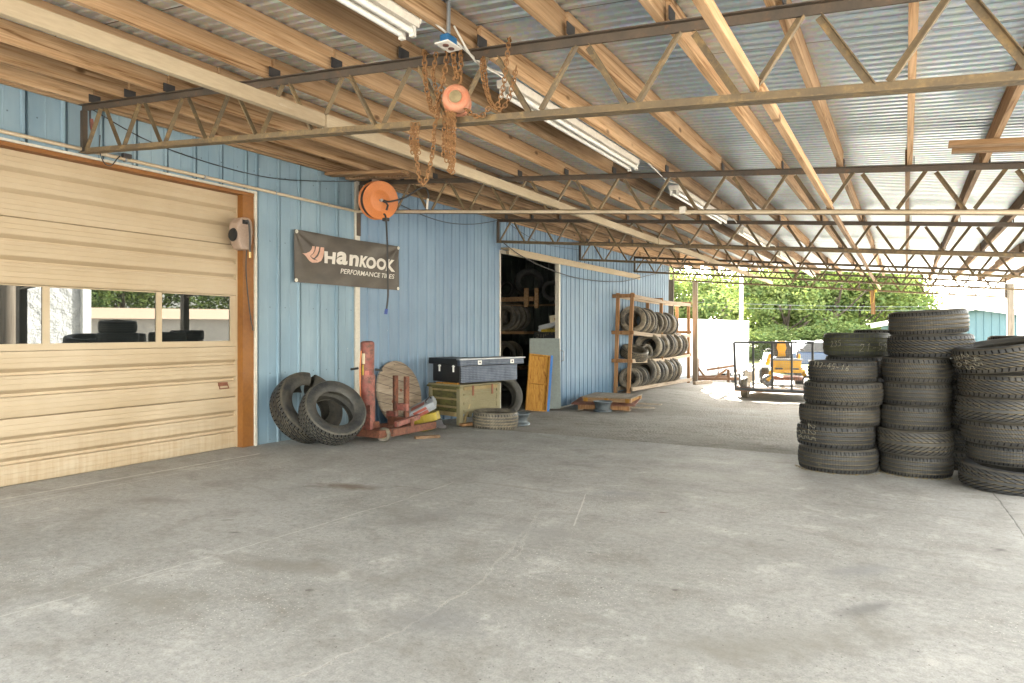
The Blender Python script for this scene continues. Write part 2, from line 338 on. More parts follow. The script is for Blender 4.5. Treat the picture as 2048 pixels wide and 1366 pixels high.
col = g.mix(g.math('MULTIPLY', lot, .85), col, g.mix(f2, (.36, .345, .315), (.46, .445, .41)))  # out-of-view lot paled so that it bounces more light under the roof
# meadow beyond the yard
far = g.math('GREATER_THAN', g.math('ADD', y, g.math('MULTIPLY_ADD', f2, 3, -1.5)), 29.5)
gr = g.mix(g.ramp(g.noise(v, 1.2, 6, .7), (.35, 0.0), (.65, 1.0)), (.12, .115, .035), (.085, .10, .028))
col = g.mix(far, col, gr)
g.bump(g.math('MULTIPLY_ADD', vo, .8, g.math('MULTIPLY', f2, .9)), .5, .03)
M['gravel'] = g.set(Base_Color=col, Roughness=.9, Specular_IOR_Level=.25)
M['grass_blade'] = weathered('grass_blade', (.10, .13, .025), (.16, .15, .05), 2, .7)

def foliage(name, a, b, c):
    g = G(name); v = g.rvec()
    f = g.noise(v, .35, 3, .6); f2 = g.noise(v, 2.2, 3, .7)
    col = g.mix(g.ramp(f, (.35, 0.0), (.65, 1.0)), a, b); col = g.mix(g.ramp(f2, (.45, 0.0), (.7, 1.0)), col, c)
    col = g.mix(g.math('MULTIPLY', g.rnd(), .35), col, (.10, .13, .03))
    d = g.n('BsdfDiffuse', {'Color': col}); t = g.n('BsdfTranslucent', {'Color': g.mix(.5, col, (.16, .20, .03))})
    ms = g.n('MixShader', {0: .42, 1: d.outputs[0], 2: t.outputs[0]})
    g.nt.links.new(ms.outputs[0], g.nt.nodes['Material Output'].inputs['Surface'])
    return g.m
M['leaf'] = foliage('leaves', (.085, .135, .05), (.135, .17, .06), (.055, .105, .055))
M['leaf_b'] = foliage('pale_leaves', (.15, .185, .07), (.18, .20, .08), (.10, .15, .06))
M['bark'] = weathered('bark', (.10, .075, .055), (.06, .045, .035), 4, .9, 0, .4, stretch=(4, 4, .6))

g = G('split_block_paint'); v = g.obj(); x, y, z = g.sep(v)
f = g.noise(v, 3.5, 6, .6)
br = g.n('TexBrick', {'Vector': g.n('CombineXYZ', {0: y, 1: z, 2: 0.0}).outputs[0], 'Scale': 1.0, 'Mortar Size': .012, 'Brick Width': .4, 'Row Height': .2, 'Color1': (1, 1, 1, 1), 'Color2': (1, 1, 1, 1), 'Mortar': (0, 0, 0, 1)}).outputs['Color']
col = g.mix(g.ramp(f, (.3, 0.0), (.7, 1.0)), (.40, .395, .375), (.52, .515, .49))
g.bump(g.math('MULTIPLY_ADD', br, .5, g.math('MULTIPLY', f, 1.6)), 1.0, .10)
M['block'] = g.set(Base_Color=col, Roughness=.8)

# tyre rubber: tread pattern in the tyre's own u (round) and v (across), dust in the grooves
def rubber(name, kind, dust=.5, tint=(.17, .135, .08)):
    g = G(name); uv = g.n('TexCoord').outputs['UV']; u, v, _ = g.sep(uv)
    ob = g.rvec()
    at = g.n('Attribute', attribute_name='dirt').outputs['Fac']
    c = g.math('ABSOLUTE', g.math('SUBTRACT', v, .5))
    tread = g.math('LESS_THAN', c, .47)
    sh = g.math('GREATER_THAN', c, .30); mid = g.math('LESS_THAN', c, .30)
    def stripes(N, slope, src, wid):
        s = g.math('FRACT', g.math('MULTIPLY_ADD', src, slope, g.math('MULTIPLY', u, N)))
        return g.math('LESS_THAN', s, wid)
    if kind == 'rib':
        cut = g.math('MULTIPLY', stripes(46, 1.2, c, .22), sh)
        cut = g.math('MAXIMUM', cut, g.math('MULTIPLY', g.math('MULTIPLY', stripes(92, 6, v, .28), mid), .7))
    elif kind == 'zig':
        cut = g.math('MULTIPLY', stripes(50, 1.0, c, .24), sh)
        cut = g.math('MAXIMUM', cut, g.math('MULTIPLY', g.math('MULTIPLY', stripes(42, 9, v, .28), mid), .9))
    elif kind == 'chev':
        cut = g.math('MAXIMUM', g.math('MULTIPLY', stripes(36, 7.0, c, .22), g.math('GREATER_THAN', c, .07)), 0.0)
    elif kind == 'fine':
        a = stripes(96, 0, v, .42); zz = g.math('LESS_THAN', g.math('FRACT', g.math('MULTIPLY', v, 16.0)), .4)
        cut = g.math('MAXIMUM', g.math('MULTIPLY', g.math('MULTIPLY', a, zz), .7), g.math('MULTIPLY', stripes(64, 1.0, c, .24), sh))
    else:   # 'block'
        tw = g.math('MULTIPLY', g.math('PINGPONG', g.math('MULTIPLY', u, 44.0), .5), .30)
        c2 = g.math('ABSOLUTE', g.math('SUBTRACT', g.math('ADD', v, g.math('SUBTRACT', tw, .075)), .5))
        ring = g.math('MAXIMUM', g.math('LESS_THAN', g.math('ABSOLUTE', g.math('SUBTRACT', c2, .16)), .028), 0.0)
        cut = g.math('MAXIMUM', ring, g.math('MULTIPLY', stripes(44, 0, c, .16), g.math('GREATER_THAN', c2, .17)))
        cut = g.math('MAXIMUM', cut, g.math('MULTIPLY', stripes(44, 4.0, v, .12), g.math('LESS_THAN', c2, .16)))
    cut = g.math('MULTIPLY', cut, tread)
    letters = g.math('MULTIPLY', g.math('GREATER_THAN', c, .6), g.math('GREATER_THAN', g.noise(g.n('CombineXYZ', {0: g.math('MULTIPLY', u, 40.0), 1: g.math('MULTIPLY', v, 6.0), 2: 0.0}).outputs[0], 1.0, 2, .5), .56))
    n1 = g.noise(ob, 5, 6, .7); n2 = g.noise(ob, 28, 4, .7)
    col = g.mix(g.ramp(n1, (.3, 0.0), (.7, 1.0)), (.010, .012, .0155), (.027, .031, .037))
    dfac = g.math('MULTIPLY', g.ramp(n1, (.38, .1), (.70, 1.0)), g.math('MULTIPLY_ADD', g.rnd(), .8, .35))
    col = g.mix(g.math('MULTIPLY', dfac, dust), col, tint)
    col = g.mix(g.math('MULTIPLY', at, g.math('MULTIPLY', g.ramp(n2, (.3, .35), (.65, 1.0)), min(1.0, .5 + dust * .6))), col, tuple(k * 1.25 for k in tint))
    col = g.mix(g.math('MULTIPLY', cut, .95 if kind != 'block' else .6), col, (.004, .004, .004) if kind != 'block' else (.115, .11, .06))
    col = g.mix(g.ramp(n2, (.66, 0.0), (.72, .5)), col, tuple(k * 1.4 for k in tint))
    h = g.math('ADD', g.math('MULTIPLY', cut, -1.0), g.math('MULTIPLY', letters, .12))
    g.bump(h, 1.0, .008)
    return g.set(Base_Color=col, Roughness=g.math('MULTIPLY_ADD', n1, .3, .36), Specular_IOR_Level=g.math('MULTIPLY', g.math('SUBTRACT', 1.0, g.math('MAXIMUM', cut, at)), .34))
for k in ('rib', 'zig', 'chev', 'fine', 'block'): M['t_' + k] = rubber('tyre_rubber_' + k, k, .22)
M['t_dust_and_fill'] = rubber('tyre_rubber_dust_and_fill', 'rib', 1.0, (.27, .225, .155))  # dust; also pale enough to lift the tires in the dim workshop
M['t_dust_and_fill2'] = rubber('tyre_rubber_dusty_blocks', 'zig', .38, (.15, .13, .09))
M['t_mossy'] = rubber('tyre_rubber_mossy', 'block', .55, (.085, .082, .036))
M['t_muddy'] = rubber('tyre_rubber_muddy', 'zig', .5, (.12, .10, .065))

# ------------------------------------------------------------------ mesh helpers
class MB:
    def __init__(s): s.v = []; s.f = []; s.mi = []; s.uv = {}; s.cur = 0; s.dirt = {}
    def add(s, vs, fs, uvs=None):
        o = len(s.v); s.v += [Vector(p) for p in vs]
        for f in fs: s.f.append([o + i for i in f]); s.mi.append(s.cur)
        if uvs:
            for i, q in enumerate(uvs): s.uv[o + i] = q
        return o
    def box(s, x0, x1, y0, y1, z0, z1, Mx=None):
        vs = [Vector(p) for p in ((x0, y0, z0), (x1, y0, z0), (x1, y1, z0), (x0, y1, z0), (x0, y0, z1), (x1, y0, z1), (x1, y1, z1), (x0, y1, z1))]
        if Mx is not None: vs = [Mx @ p for p in vs]
        s.add(vs, [(0, 3, 2, 1), (4, 5, 6, 7), (0, 1, 5, 4), (1, 2, 6, 5), (2, 3, 7, 6), (3, 0, 4, 7)]); return s
    def beam(s, a, b, w, h, up=(0, 0, 1)):           # bar from a to b, w across, h along up
        a, b = Vector(a), Vector(b); d = (b - a).normalized(); up = Vector(up)
        sd = d.cross(up)
        if sd.length < 1e-4: sd = d.cross(Vector((1, 0, 0)))
        sd.normalize(); u2 = sd.cross(d)
        vs = []
        for p in (a, b):
            for i, j in ((-1, -1), (1, -1), (1, 1), (-1, 1)): vs.append(p + sd * (w / 2 * i) + u2 * (h / 2 * j))
        s.add(vs, [(0, 1, 2, 3), (7, 6, 5, 4), (0, 4, 5, 1), (1, 5, 6, 2), (2, 6, 7, 3), (3, 7, 4, 0)]); return s
    def tube(s, pts, r, n=8, closed=False, caps=True, rs=None):
        pts = [Vector(p) for p in pts]; k = len(pts); prev = None; rings = []
        for i in range(k):
            if closed: d = pts[(i + 1) % k] - pts[i - 1]
            else: d = pts[min(i + 1, k - 1)] - pts[max(i - 1, 0)]
            d.normalize()
            if prev is None:
                q = d.cross(Vector((0, 0, 1)))
                if q.length < .1: q = d.cross(Vector((1, 0, 0)))
            else: q = prev - d * prev.dot(d)
            q.normalize(); prev = q; w = d.cross(q); rr = rs[i] if rs else r
            rings.append([pts[i] + (q * math.cos(2 * math.pi * j / n) + w * math.sin(2 * math.pi * j / n)) * rr for j in range(n)])
        vs = [p for rg in rings for p in rg]; fs = []
        for i in range(k if closed else k - 1):
            a, b = i * n, ((i + 1) % k) * n
            for j in range(n): fs.append((a + j, a + (j + 1) % n, b + (j + 1) % n, b + j))
        if caps and not closed: fs += [tuple(range(n - 1, -1, -1)), tuple((k - 1) * n + j for j in range(n))]
        s.add(vs, fs); return s
    def lathe(s, prof, n=24, Mx=None, closed=False, gap=None):   # prof of (r, z) about local z
        vs = []; k = len(prof); fs = []
        for i in range(n):
            a = 2 * math.pi * i / n
            for r_, z_ in prof: vs.append(Vector((r_ * math.cos(a), r_ * math.sin(a), z_)))
        if Mx is not None: vs = [Mx @ p for p in vs]
        for i in range(n):
            b = (i + 1) % n
            for j in range(k if closed else k - 1): fs.append((i * k + j, b * k + j, b * k + (j + 1) % k, i * k + (j + 1) % k))
        s.add(vs, fs); return s
    def cyl(s, a, b, r, n=16, r2=None):
        a, b = Vector(a), Vector(b); d = b - a; L = d.length
        Mx = Matrix.Translation(a) @ d.to_track_quat('Z', 'Y').to_matrix().to_4x4()
        s.lathe([(0.0001, 0), (r, 0), (r2 if r2 is not None else r, L), (0.0001, L)], n, Mx); return s
    def prism(s, poly, d0, d1, Mx=None):              # polygon in local xy, extruded along z
        n = len(poly); vs = [Vector((p[0], p[1], d0)) for p in poly] + [Vector((p[0], p[1], d1)) for p in poly]
        if Mx is not None: vs = [Mx @ p for p in vs]
        s.add(vs, [tuple(range(n - 1, -1, -1)), tuple(range(n, 2 * n))] + [(i, (i + 1) % n, n + (i + 1) % n, n + i) for i in range(n)]); return s
    def quad(s, a, b, c, d): s.add([a, b, c, d], [(0, 1, 2, 3)]); return s
    def mesh(s, name, mats, smooth=None):
        me = bpy.data.meshes.new(name); me.from_pydata([tuple(p) for p in s.v], [], s.f)
        for m in (mats if isinstance(mats, (list, tuple)) else [mats]): me.materials.append(m)
        me.polygons.foreach_set('material_index', s.mi)
        if s.uv:
            lay = me.uv_layers.new(name='UVMap')
            for lp in me.loops: lay.data[lp.index].uv = s.uv.get(lp.vertex_index, (0, 0))
        if s.dirt:
            at = me.attributes.new('dirt', 'FLOAT', 'POINT')
            at.data.foreach_set('value', [float(s.dirt.get(i, 0)) for i in range(len(s.v))])
        if smooth is not None:
            me.polygons.foreach_set('use_smooth', [True] * len(me.polygons))
            if smooth < 180: me.set_sharp_from_angle(angle=R(smooth))
        me.update(); return me
    def build(s, name, mats, parent=None, smooth=None, bevel=0):
        me = s.mesh(name, mats, smooth); return link(name, me, parent, bevel)
def link(name, me, parent=None, bevel=0):
    o = bpy.data.objects.new(name, me); COL.objects.link(o)
    if parent is not None: attach(o, parent)
    if bevel:
        b = o.modifiers.new('bevel', 'BEVEL'); b.width = bevel; b.segments = 2; b.limit_method = 'ANGLE'; b.angle_limit = R(40)
    return o
def worldmat(o):
    m = Matrix.LocRotScale(o.location, o.rotation_euler, o.scale)
    return worldmat(o.parent) @ o.matrix_parent_inverse @ m if o.parent else m
def attach(o, parent):
    o.parent = parent; o.matrix_parent_inverse = worldmat(parent).inverted()
def tag(o, label=None, cat=None, group=None, kind=None):
    if label: o['label'] = label
    if cat: o['category'] = cat
    if group: o['group'] = group
    if kind: o['kind'] = kind
    return o
def thing(name, label, cat, loc=(0, 0, 0), group=None):
    o = bpy.data.objects.new(name, None); COL.objects.link(o); o.location = loc; o.empty_display_size = .1
    return tag(o, label, cat, group)
def copy_tree(o, parent=None):
    c = o.copy(); COL.objects.link(c)
    if parent is not None: c.parent = parent
    for ch in list(o.children): copy_tree(ch, c)
    return c
def sm(t): t = max(0.0, min(1.0, t)); return t * t * (3 - 2 * t)
def lerp(a, b, t): return a + (b - a) * t
def table(x, xs, ys):
    if x <= xs[0]: return ys[0]
    for i in range(len(xs) - 1):
        if x <= xs[i + 1]: return lerp(ys[i], ys[i + 1], sm((x - xs[i]) / (xs[i + 1] - xs[i])))
    return ys[-1]
def text_mesh(txt, size=1.0, bold=0.0, shear=0.0, space=1.0):
    cu = bpy.data.curves.new('txt', 'FONT'); cu.body = txt; cu.size = size; cu.offset = bold; cu.shear = shear; cu.space_character = space
    cu.resolution_u = 4
    o = bpy.data.objects.new('txt', cu); COL.objects.link(o)
    dg = bpy.context.evaluated_depsgraph_get(); me = bpy.data.meshes.new_from_object(o.evaluated_get(dg))
    vs = [Vector(p.co) for p in me.vertices]; fs = [tuple(p.vertices) for p in me.polygons]
    bpy.data.objects.remove(o); bpy.data.curves.remove(cu); bpy.data.meshes.remove(me)
    return vs, fs

# ------------------------------------------------------------------ ground
XW = -6.163                       # face of the workshop wall
YS = 7.7                          # far edge of the concrete slab
def slab_z(y): return -.05 * sm((y - 5) / 2.7)
def gz(x, y):
    if y < YS: return -.09
    a = table(y, [7.7, 10, 12.5, 14.5, 17, 21, 30, 60], [-.075, -.18, -.31, -.24, -.22, -.3, -.45, -.5])
    return a - .2 * sm((x + 5) / 1.8) * sm((y - 12) / 4)
def frange(a, b, s):
    out = [];
    while a < b - 1e-6: out.append(a); a += s
    return out + [b]
xs = [-400, -120, -40, -20] + frange(-13, 14, .5) + [20, 40, 120, 400]
ys = [-400, -60, -20] + frange(-10, 7.5, 2.5) + [YS - .02, YS] + frange(7.9, 32, .4) + [36, 42, 50, 60, 90, 200, 500]
mb = MB()
vs = [(x, y, gz(x, y) + (.018 * mnoise.noise(Vector((x * 1.3, y * 1.3, 0))) if y > YS and y < 30 else 0)) for y in ys for x in xs]
nx = len(xs)
mb.add(vs, [(j * nx + i, j * nx + i + 1, (j + 1) * nx + i + 1, (j + 1) * nx + i) for j in range(len(ys) - 1) for i in range(nx - 1)])
tag(mb.build('ground', M['gravel'], smooth=60), 'packed gravel yard running out to a mown meadow', kind='structure')
mb = MB()
sx = [-13, XW - .3, -5, -3, -1, 1, 3.4]; sy = [-7, -3, 0, 3, 5, 5.5, 6, 6.5, 7, 7.4, YS]
vs = [(x, y, slab_z(y)) for y in sy for x in sx]; nx = len(sx)
mb.add(vs, [(j * nx + i, j * nx + i + 1, (j + 1) * nx + i + 1, (j + 1) * nx + i) for j in range(len(sy) - 1) for i in range(nx - 1)])
per = [(-13, YS)] ; o = len(mb.v)
pr = [(x, YS) for x in sx][::-1]; 
mb.add([(x, YS, slab_z(YS)) for x in sx] + [(x, YS, -.3) for x in sx], [(i + 1, i, nx + i, nx + i + 1) for i in range(nx - 1)])
mb.add([(3.4, y, slab_z(y)) for y in sy] + [(3.4, y, -.3) for y in sy], [(i, i + 1, len(sy) + i + 1, len(sy) + i) for i in range(len(sy) - 1)])
tag(mb.build('concrete_slab', M['concrete']), 'worn stained concrete floor with cracks', kind='structure')

# ------------------------------------------------------------------ metal workshop building
DY0, DY1, DTOP = 1.24, 4.90, 2.705          # roll-up door opening
OY0, OY1, OTOP = 10.28, 12.9, 2.62         # sliding-door opening
YE, WT = 20.1, 3.26                         # wall end, wall top
def ribbed(mb, x, y0, y1, z0, z1, pitch, kind, phase=0.0, out=1):
    """ribbed sheet in the plane x, running along y, ribs vertical; stands out towards +x"""
    if kind == 'wide': prof = [(0, 0), (.12, 0), (.125, .004), (.130, 0), (.242, 0), (.250, .022), (.268, .022), (.272, -.028), (.292, -.028), (.296, .006), (.305, 0)]
    else: prof = [(0, 0), (.055, 0), (.060, .005), (.070, .005), (.075, 0), (.143, 0), (.150, .018), (.163, .018), (.166, -.018), (.180, -.018), (.184, .004), (.193, 0)]
    per = prof[-1][0]; k = pitch / per; pts = []
    y = y0 - phase
    while y < y1:
        for a, d in prof[:-1]:
            yy = y + a * k
            if y0 <= yy <= y1: pts.append((yy, d))
        y += pitch
    pts = [(y0, 0)] + [p for p in pts if p[0] > y0 + 1e-4 and p[0] < y1 - 1e-4] + [(y1, 0)]
    n = len(pts)
    vs = [(x + d * out, yy, z) for z in (z0, z1) for yy, d in pts]
    mb.add(vs, [(i, i + 1, n + i + 1, n + i) if out > 0 else (i + 1, i, n + i, n + i + 1) for i in range(n - 1)])
bld = thing('metal_workshop', 'pale and mid blue ribbed metal workshop building along the open shelter', 'building', (XW, 8, 0))
mb = MB()
ribbed(mb, XW, -1.0, DY0 - .13, -.2, WT, .305, 'wide', .1)
ribbed(mb, XW, DY1 + .17, 6.60, -.2, WT, .305, 'wide', .26)
ribbed(mb, XW, DY0 - .13, DY1 + .17, DTOP + .07, WT, .305, 'wide', .1)
tag(mb.build('wall', M['wall_pale'], bld), 'pale weathered blue wall with wide flat ribs')
mb = MB()
ribbed(mb, XW, 6.69, OY0 - .03, -.6, WT, .215, 'narrow')
ribbed(mb, XW, OY0 - .03, OY1, OTOP + .05, WT, .215, 'narrow', .14)
ribbed(mb, XW, OY1, YE, -.6, WT, .215, 'narrow', .03)
tag(mb.build('wall', M['wall_blue'], bld), 'mid blue wall with narrow ribs and a doorway')
mb = MB(); mb.box(XW - .02, XW + .034, 6.60, 6.645, -.2, WT); mb.box(XW - .02, XW + .030, 6.645, 6.69, -.2, WT)
mb.build('corner_trim', M['white_trim'], bld)
mb = MB(); mb.box(XW - .10, XW + .03, YE, YE + .05, -.6, WT); mb.build('corner_trim', M['white_trim'], bld)
mb = MB(); mb.box(XW - .05, XW + .012, OY0 - .035, OY0, -.5, OTOP + .05); mb.box(XW - .05, XW + .012, OY0, OY1, OTOP, OTOP + .055)
mb.build('opening_trim', M['white_trim'], bld)
# back walls, end walls and roof that keep the inside dark
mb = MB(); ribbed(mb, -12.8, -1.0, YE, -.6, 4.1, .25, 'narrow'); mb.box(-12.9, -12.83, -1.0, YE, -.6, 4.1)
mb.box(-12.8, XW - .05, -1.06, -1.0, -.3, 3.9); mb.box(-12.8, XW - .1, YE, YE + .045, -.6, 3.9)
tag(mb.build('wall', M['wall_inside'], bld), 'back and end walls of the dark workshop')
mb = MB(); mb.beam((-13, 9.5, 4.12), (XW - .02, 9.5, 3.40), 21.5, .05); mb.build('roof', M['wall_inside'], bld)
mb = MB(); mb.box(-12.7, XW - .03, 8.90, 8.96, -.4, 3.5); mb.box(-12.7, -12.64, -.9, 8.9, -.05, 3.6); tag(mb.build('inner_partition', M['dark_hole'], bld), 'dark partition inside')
# roll-up door
dx = XW - .085
def door_panel(mb, z0, z1):
    h = z1 - z0; prof = [(0, -.026), (.006, -.006), (.02, 0)]
    for k in range(3):
        b = .012 + k * (h - .024) / 3; w = (h - .024) / 3
        for a, d in ((.25, .003), (.262, .0005), (.274, .004), (.5, .006), (.512, .003), (.524, .005), (.74, .003), (.752, .0), (.764, .002)): prof.append((b + a * w, d))
        if k < 2: prof += [(b + w - .016, .002), (b + w - .010, -.038), (b + w + .012, -.038), (b + w + .034, -.006)]
    prof += [(h - .004, 0), (h, -.026)]
    n = len(prof)
    vs = [(dx + d, yy, z0 + a) for yy in (DY0 - .05, DY1 + .05) for a, d in prof]
    mb.add(vs, [(i, n + i, n + i + 1, i + 1) for i in range(n - 1)])
sec = (DTOP + .01) / 5
for i in range(5):
    mb = MB()
    if i != 2: door_panel(mb, i * sec, (i + 1) * sec)
    else:
        z0, z1 = i * sec, (i + 1) * sec
        pz0, pz1 = 1.145, 1.618
        mb.box(dx - .03, dx, DY0 - .05, DY1 + .05, z0 + .001, pz0); mb.box(dx - .03, dx, DY0 - .05, DY1 + .05, pz1, z1 - .001)
        cols = [(DY0 - .05, 1.36), (1.955, 2.04), (2.985, 3.04), (3.985, 4.042), (4.816, DY1 + .05)]
        for a, b in cols: mb.box(dx - .03, dx - .0015, a, b, pz0, pz1)
    sp = mb.build('door_panel', M['door_paint'], bld, smooth=25 if i != 2 else None)
    if i == 2:
        for a, b in ((1.36, 1.955), (2.04, 2.985), (3.04, 3.985), (4.042, 4.816)):
            p = MB().box(dx - .02, dx - .014, a, b, pz0, pz1).build('window_pane', M['pane'], sp)
    if i == 1:
        hm = MB(); c = W(445, 771, x=dx)
        hm.box(dx, dx + .012, c.y - .055, c.y + .055, c.z - .005, c.z + .035)
        hm.tube([(dx + .015, c.y - .05, c.z + .01), (dx + .03, c.y - .055, c.z - .03), (dx + .03, c.y + .055, c.z - .03), (dx + .015, c.y + .05, c.z + .01)], .006, 6)
        hm.build('door_handle', M['hinge_rust'], sp)
        mb2 = MB()
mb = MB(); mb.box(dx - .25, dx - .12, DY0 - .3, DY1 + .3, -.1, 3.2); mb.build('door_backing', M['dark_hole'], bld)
mb = MB(); mb.box(dx - .05, dx + .008, DY1 - .016, DY1 - .0005, -.02, DTOP); mb.build('door_seal', M['door_paint'], bld)
# brown steel jambs and head, white edge trim
mb = MB(); mb.box(XW - .16, XW + .006, DY1, DY1 + .142, slab_z(4.9) - .05, DTOP + .007); tag(mb.build('door_jamb', M['brown_trim'], bld), 'brown steel door jamb')
mb = MB(); mb.box(XW - .16, XW + .006, DY0 - .1, DY0, -.05, DTOP + .007); mb.build('door_jamb', M['brown_trim'], bld)
mb = MB(); mb.box(XW - .16, XW + .012, DY0 - .1, DY1 + .142, DTOP + .008, DTOP + .042); mb.build('door_head', M['brown_trim'], bld)
mb = MB(); mb.box(XW - .02, XW + .028, DY1 + .143, DY1 + .172, -.05, DTOP + .066); mb.box(XW - .02, XW + .026, DY0 - .1, DY1 + .142, DTOP + .0435, DTOP + .064)
mb.build('edge_trim', M['white_trim'], bld)
# sliding door, its track and its handle
SX = XW + .10
sd = MB(); ribbed(sd, SX, 12.42, 16.6, -.29, OTOP - .02, .215, 'narrow', .05)
sd.box(SX - .05, SX - .003, 12.42, 16.6, -.28, OTOP - .03)
sdo = tag(sd.build('sliding_door', M['wall_blue'], bld), 'blue ribbed sliding door pushed aside from the doorway')
mb = MB(); mb.box(SX - .055, SX + .03, 12.355, 12.42, -.31, OTOP - .01); mb.box(SX - .052, SX + .032, 12.42, 16.6, -.325, -.285); mb.build('door_edge_trim', M['white_trim'], sdo)
mb = MB(); mb.tube([(SX + .02, 12.45, .86), (SX + .09, 12.46, .84), (SX + .09, 12.46, .66), (SX + .02, 12.45, .64)], .008, 6); mb.build('handle', M['steel'], sdo)
mb = MB(); mb.box(XW + .03, XW + .2, OY0 - .03, 17.0, OTOP + .06, OTOP + .085); mb.box(XW + .185, XW + .2, OY0 - .03, 17.0, OTOP - .04, OTOP + .0595); mb.box(XW + .06, XW + .14, OY0 + .1, 16.8, OTOP - .01, OTOP + .04)
tag(mb.build('door_track', M['beam_paint'], bld), 'tan sheet metal hood over the sliding door track')

# ------------------------------------------------------------------ lean-to shelter: roof sheet, purlins, trusses, posts
SL = .088
def chord_top(x): return 3.189 - SL * (x - XW)
TY = [3.236 + 3.43 * i for i in range(6)]
XE = 2.13
can = thing('shelter_roof', 'open lean-to roof of galvanised sheets on timber purlins and steel trusses', 'shelter roof', (XE, 12, 0))
# corrugated sheet: ribs run down the slope
mb = MB(); P = .084; y = -1.6; pts = []  # unseen rear stretch behind the camera, added to dim the front floor
while y < 21.3:
    pts += [(y, 0), (y + .036, 0), (y + .046, .008), (y + .074, .008)]; y += P
n = len(pts); RX0, RX1 = XW - .35, 2.42
vs = []
for xx in (RX0, RX1):
    for yy, dz in pts:
        vs.append((xx, yy, chord_top(xx) + .1415 + dz))
mb.add(vs, [(i, n + i, n + i + 1, i + 1) for i in range(n - 1)])
mb.build('roof_sheet', M['roof'], can)
PX = [-6.11, -5.97, -5.463, -4.948, -4.348, -3.777, -3.202, -2.655, -2.097, -1.551, -1.015, -.507, .022, .545, 1.08, 1.61, 2.13]
bays = [(-1.55, TY[0])] + [(TY[i], TY[i + 1]) for i in range(5)] + [(TY[5], 21.15)]  # first bay follows the rear stretch added against the light
rng = random.Random(3)
for i, px in enumerate(PX):
    for j, (a, b) in enumerate(bays):
        if i < 2 and j == 0 and False: continue
        off = (.010 if j % 2 else -.010) + rng.uniform(-.007, .007)
        x_ = px + off; L = b - a
        mb = MB(); zt = chord_top(x_)
        mb.box(-.019, .019, -L / 2 + .002, L / 2 - .002, 0.001, .139)
        old = (j >= 2 and rng.random() < .9) or (i < 3 and rng.random() < .25)
        o = mb.build('purlin', M['lumber_old' if old else 'lumber'], None)
        o.location = (x_, (a + b) / 2, zt + rng.uniform(0, .002)); attach(o, can)
        if old: o['label'] = 'water-stained dark timber purlin'
# trusses
NB = [-6.078 + .5455 * k for k in range(15)]
def angle_bar(mb, a, b, w, t):
    a, b = Vector(a), Vector(b); d = (b - a).normalized(); side = Vector((0, 1, 0)); up = d.cross(side) * -1
    mb.beam(a, b, w, t, up); mb.beam(a + up * (-w / 2), b + up * (-w / 2), t, w, up)
tm = MB(); zt0 = lambda x: -SL * (x - XW)
x0, x1 = XW + .045, XE
tm.cur = 1
for (dy) in (-1, 1):
    tm.beam((x0, dy * .0185, zt0(x0) - .003), (x1, dy * .0185, zt0(x1) - .003), .034, .006)
    tm.beam((x0, dy * .0035, zt0(x0) - .0275), (x1, dy * .0035, zt0(x1) - .0275), .005, .043)
tm.cur = 0
for dy in (-1, 1):
    tm.beam((x0, dy * .0185, zt0(x0) - .409), (x1, dy * .0185, zt0(x1) - .409), .034, .006)
    tm.beam((x0, dy * .0035, zt0(x0) - .3865), (x1, dy * .0035, zt0(x1) - .3865), .005, .039)
tm.cur = 1
tm.beam((x0 + .02, 0, zt0(x0) - .41), (x0 + .02, 0, zt0(x0) - .0505), .04, .04, (0, 1, 0))
tm.beam((x1 - .02, 0, zt0(x1) - .4065), (x1 - .02, 0, zt0(x1) - .0505), .04, .04, (0, 1, 0))
truss_me = tm.mesh('truss', [M['truss'], M['truss_top']])
web_me = []; bar_all = MB()
for k in range(15):
    xb = NB[k]; zb = zt0(xb) - .372
    for sgn in (-1, 1):
        xt = xb + sgn * (.2728 - .035)
        if xt > XE - .03 or xt < x0 + .03: continue
        a = (xb + sgn * .03, 0, zb); b = (xt, 0, zt0(xt) - .048)
        m_ = MB(); 
        A, B = Vector(a), Vector(b); d = (B - A).normalized(); nrm = Vector((0, 1, 0)).cross(d)
        for q in (m_, bar_all):
            q.beam(A, B, .034, .005, nrm); q.beam(A + nrm * (.016) * (1 if sgn > 0 else -1), B + nrm * .016 * (1 if sgn > 0 else -1), .005, .028, nrm) if False else q.beam(A + Vector((0, .0145, 0)) - nrm * .0165, B + Vector((0, .0145, 0)) - nrm * .0165, .005, .028, nrm)
        web_me.append(m_.mesh('web_bar', M['truss']))
all_me = bar_all.mesh('web_lattice', M['truss'])
for i, ty in enumerate(TY):
    t = link('truss', truss_me); t.location = (0, ty, 3.189); attach(t, can)
    if i < 3:
        for w in web_me:
            o = link('web_bar', w); o.location = t.location; attach(o, t)
    else:
        o = link('web_lattice', all_me); o.location = t.location; attach(o, t); o['kind'] = 'stuff'
    # bearing: dark clips under the purlins and the post at the outer end
    if i < 4:
        cl = MB()
        for px in PX[1:]:
            cl.box(px + .0375, px + .043, ty - .05, ty + .045, chord_top(px) + .0005, chord_top(px) + .065)
        cl.build('purlin_clip', M['bracket'], t)
    pm = MB(); pz = gz(XE, ty) if ty > YS else slab_z(ty)
    pm.box(-.07, .07, -.07, .07, pz - .1, chord_top(XE) - .06)
    po = pm.build('post', M['grey_wood_z'], None, bevel=.004); po.location = (XE + .075, ty, 0); attach(po, can)
o = tag(MB().box(XW + .001, XW + .035, 6.62, 6.70, 2.48, 2.775).build('wall_bracket', M['truss_top'], can))
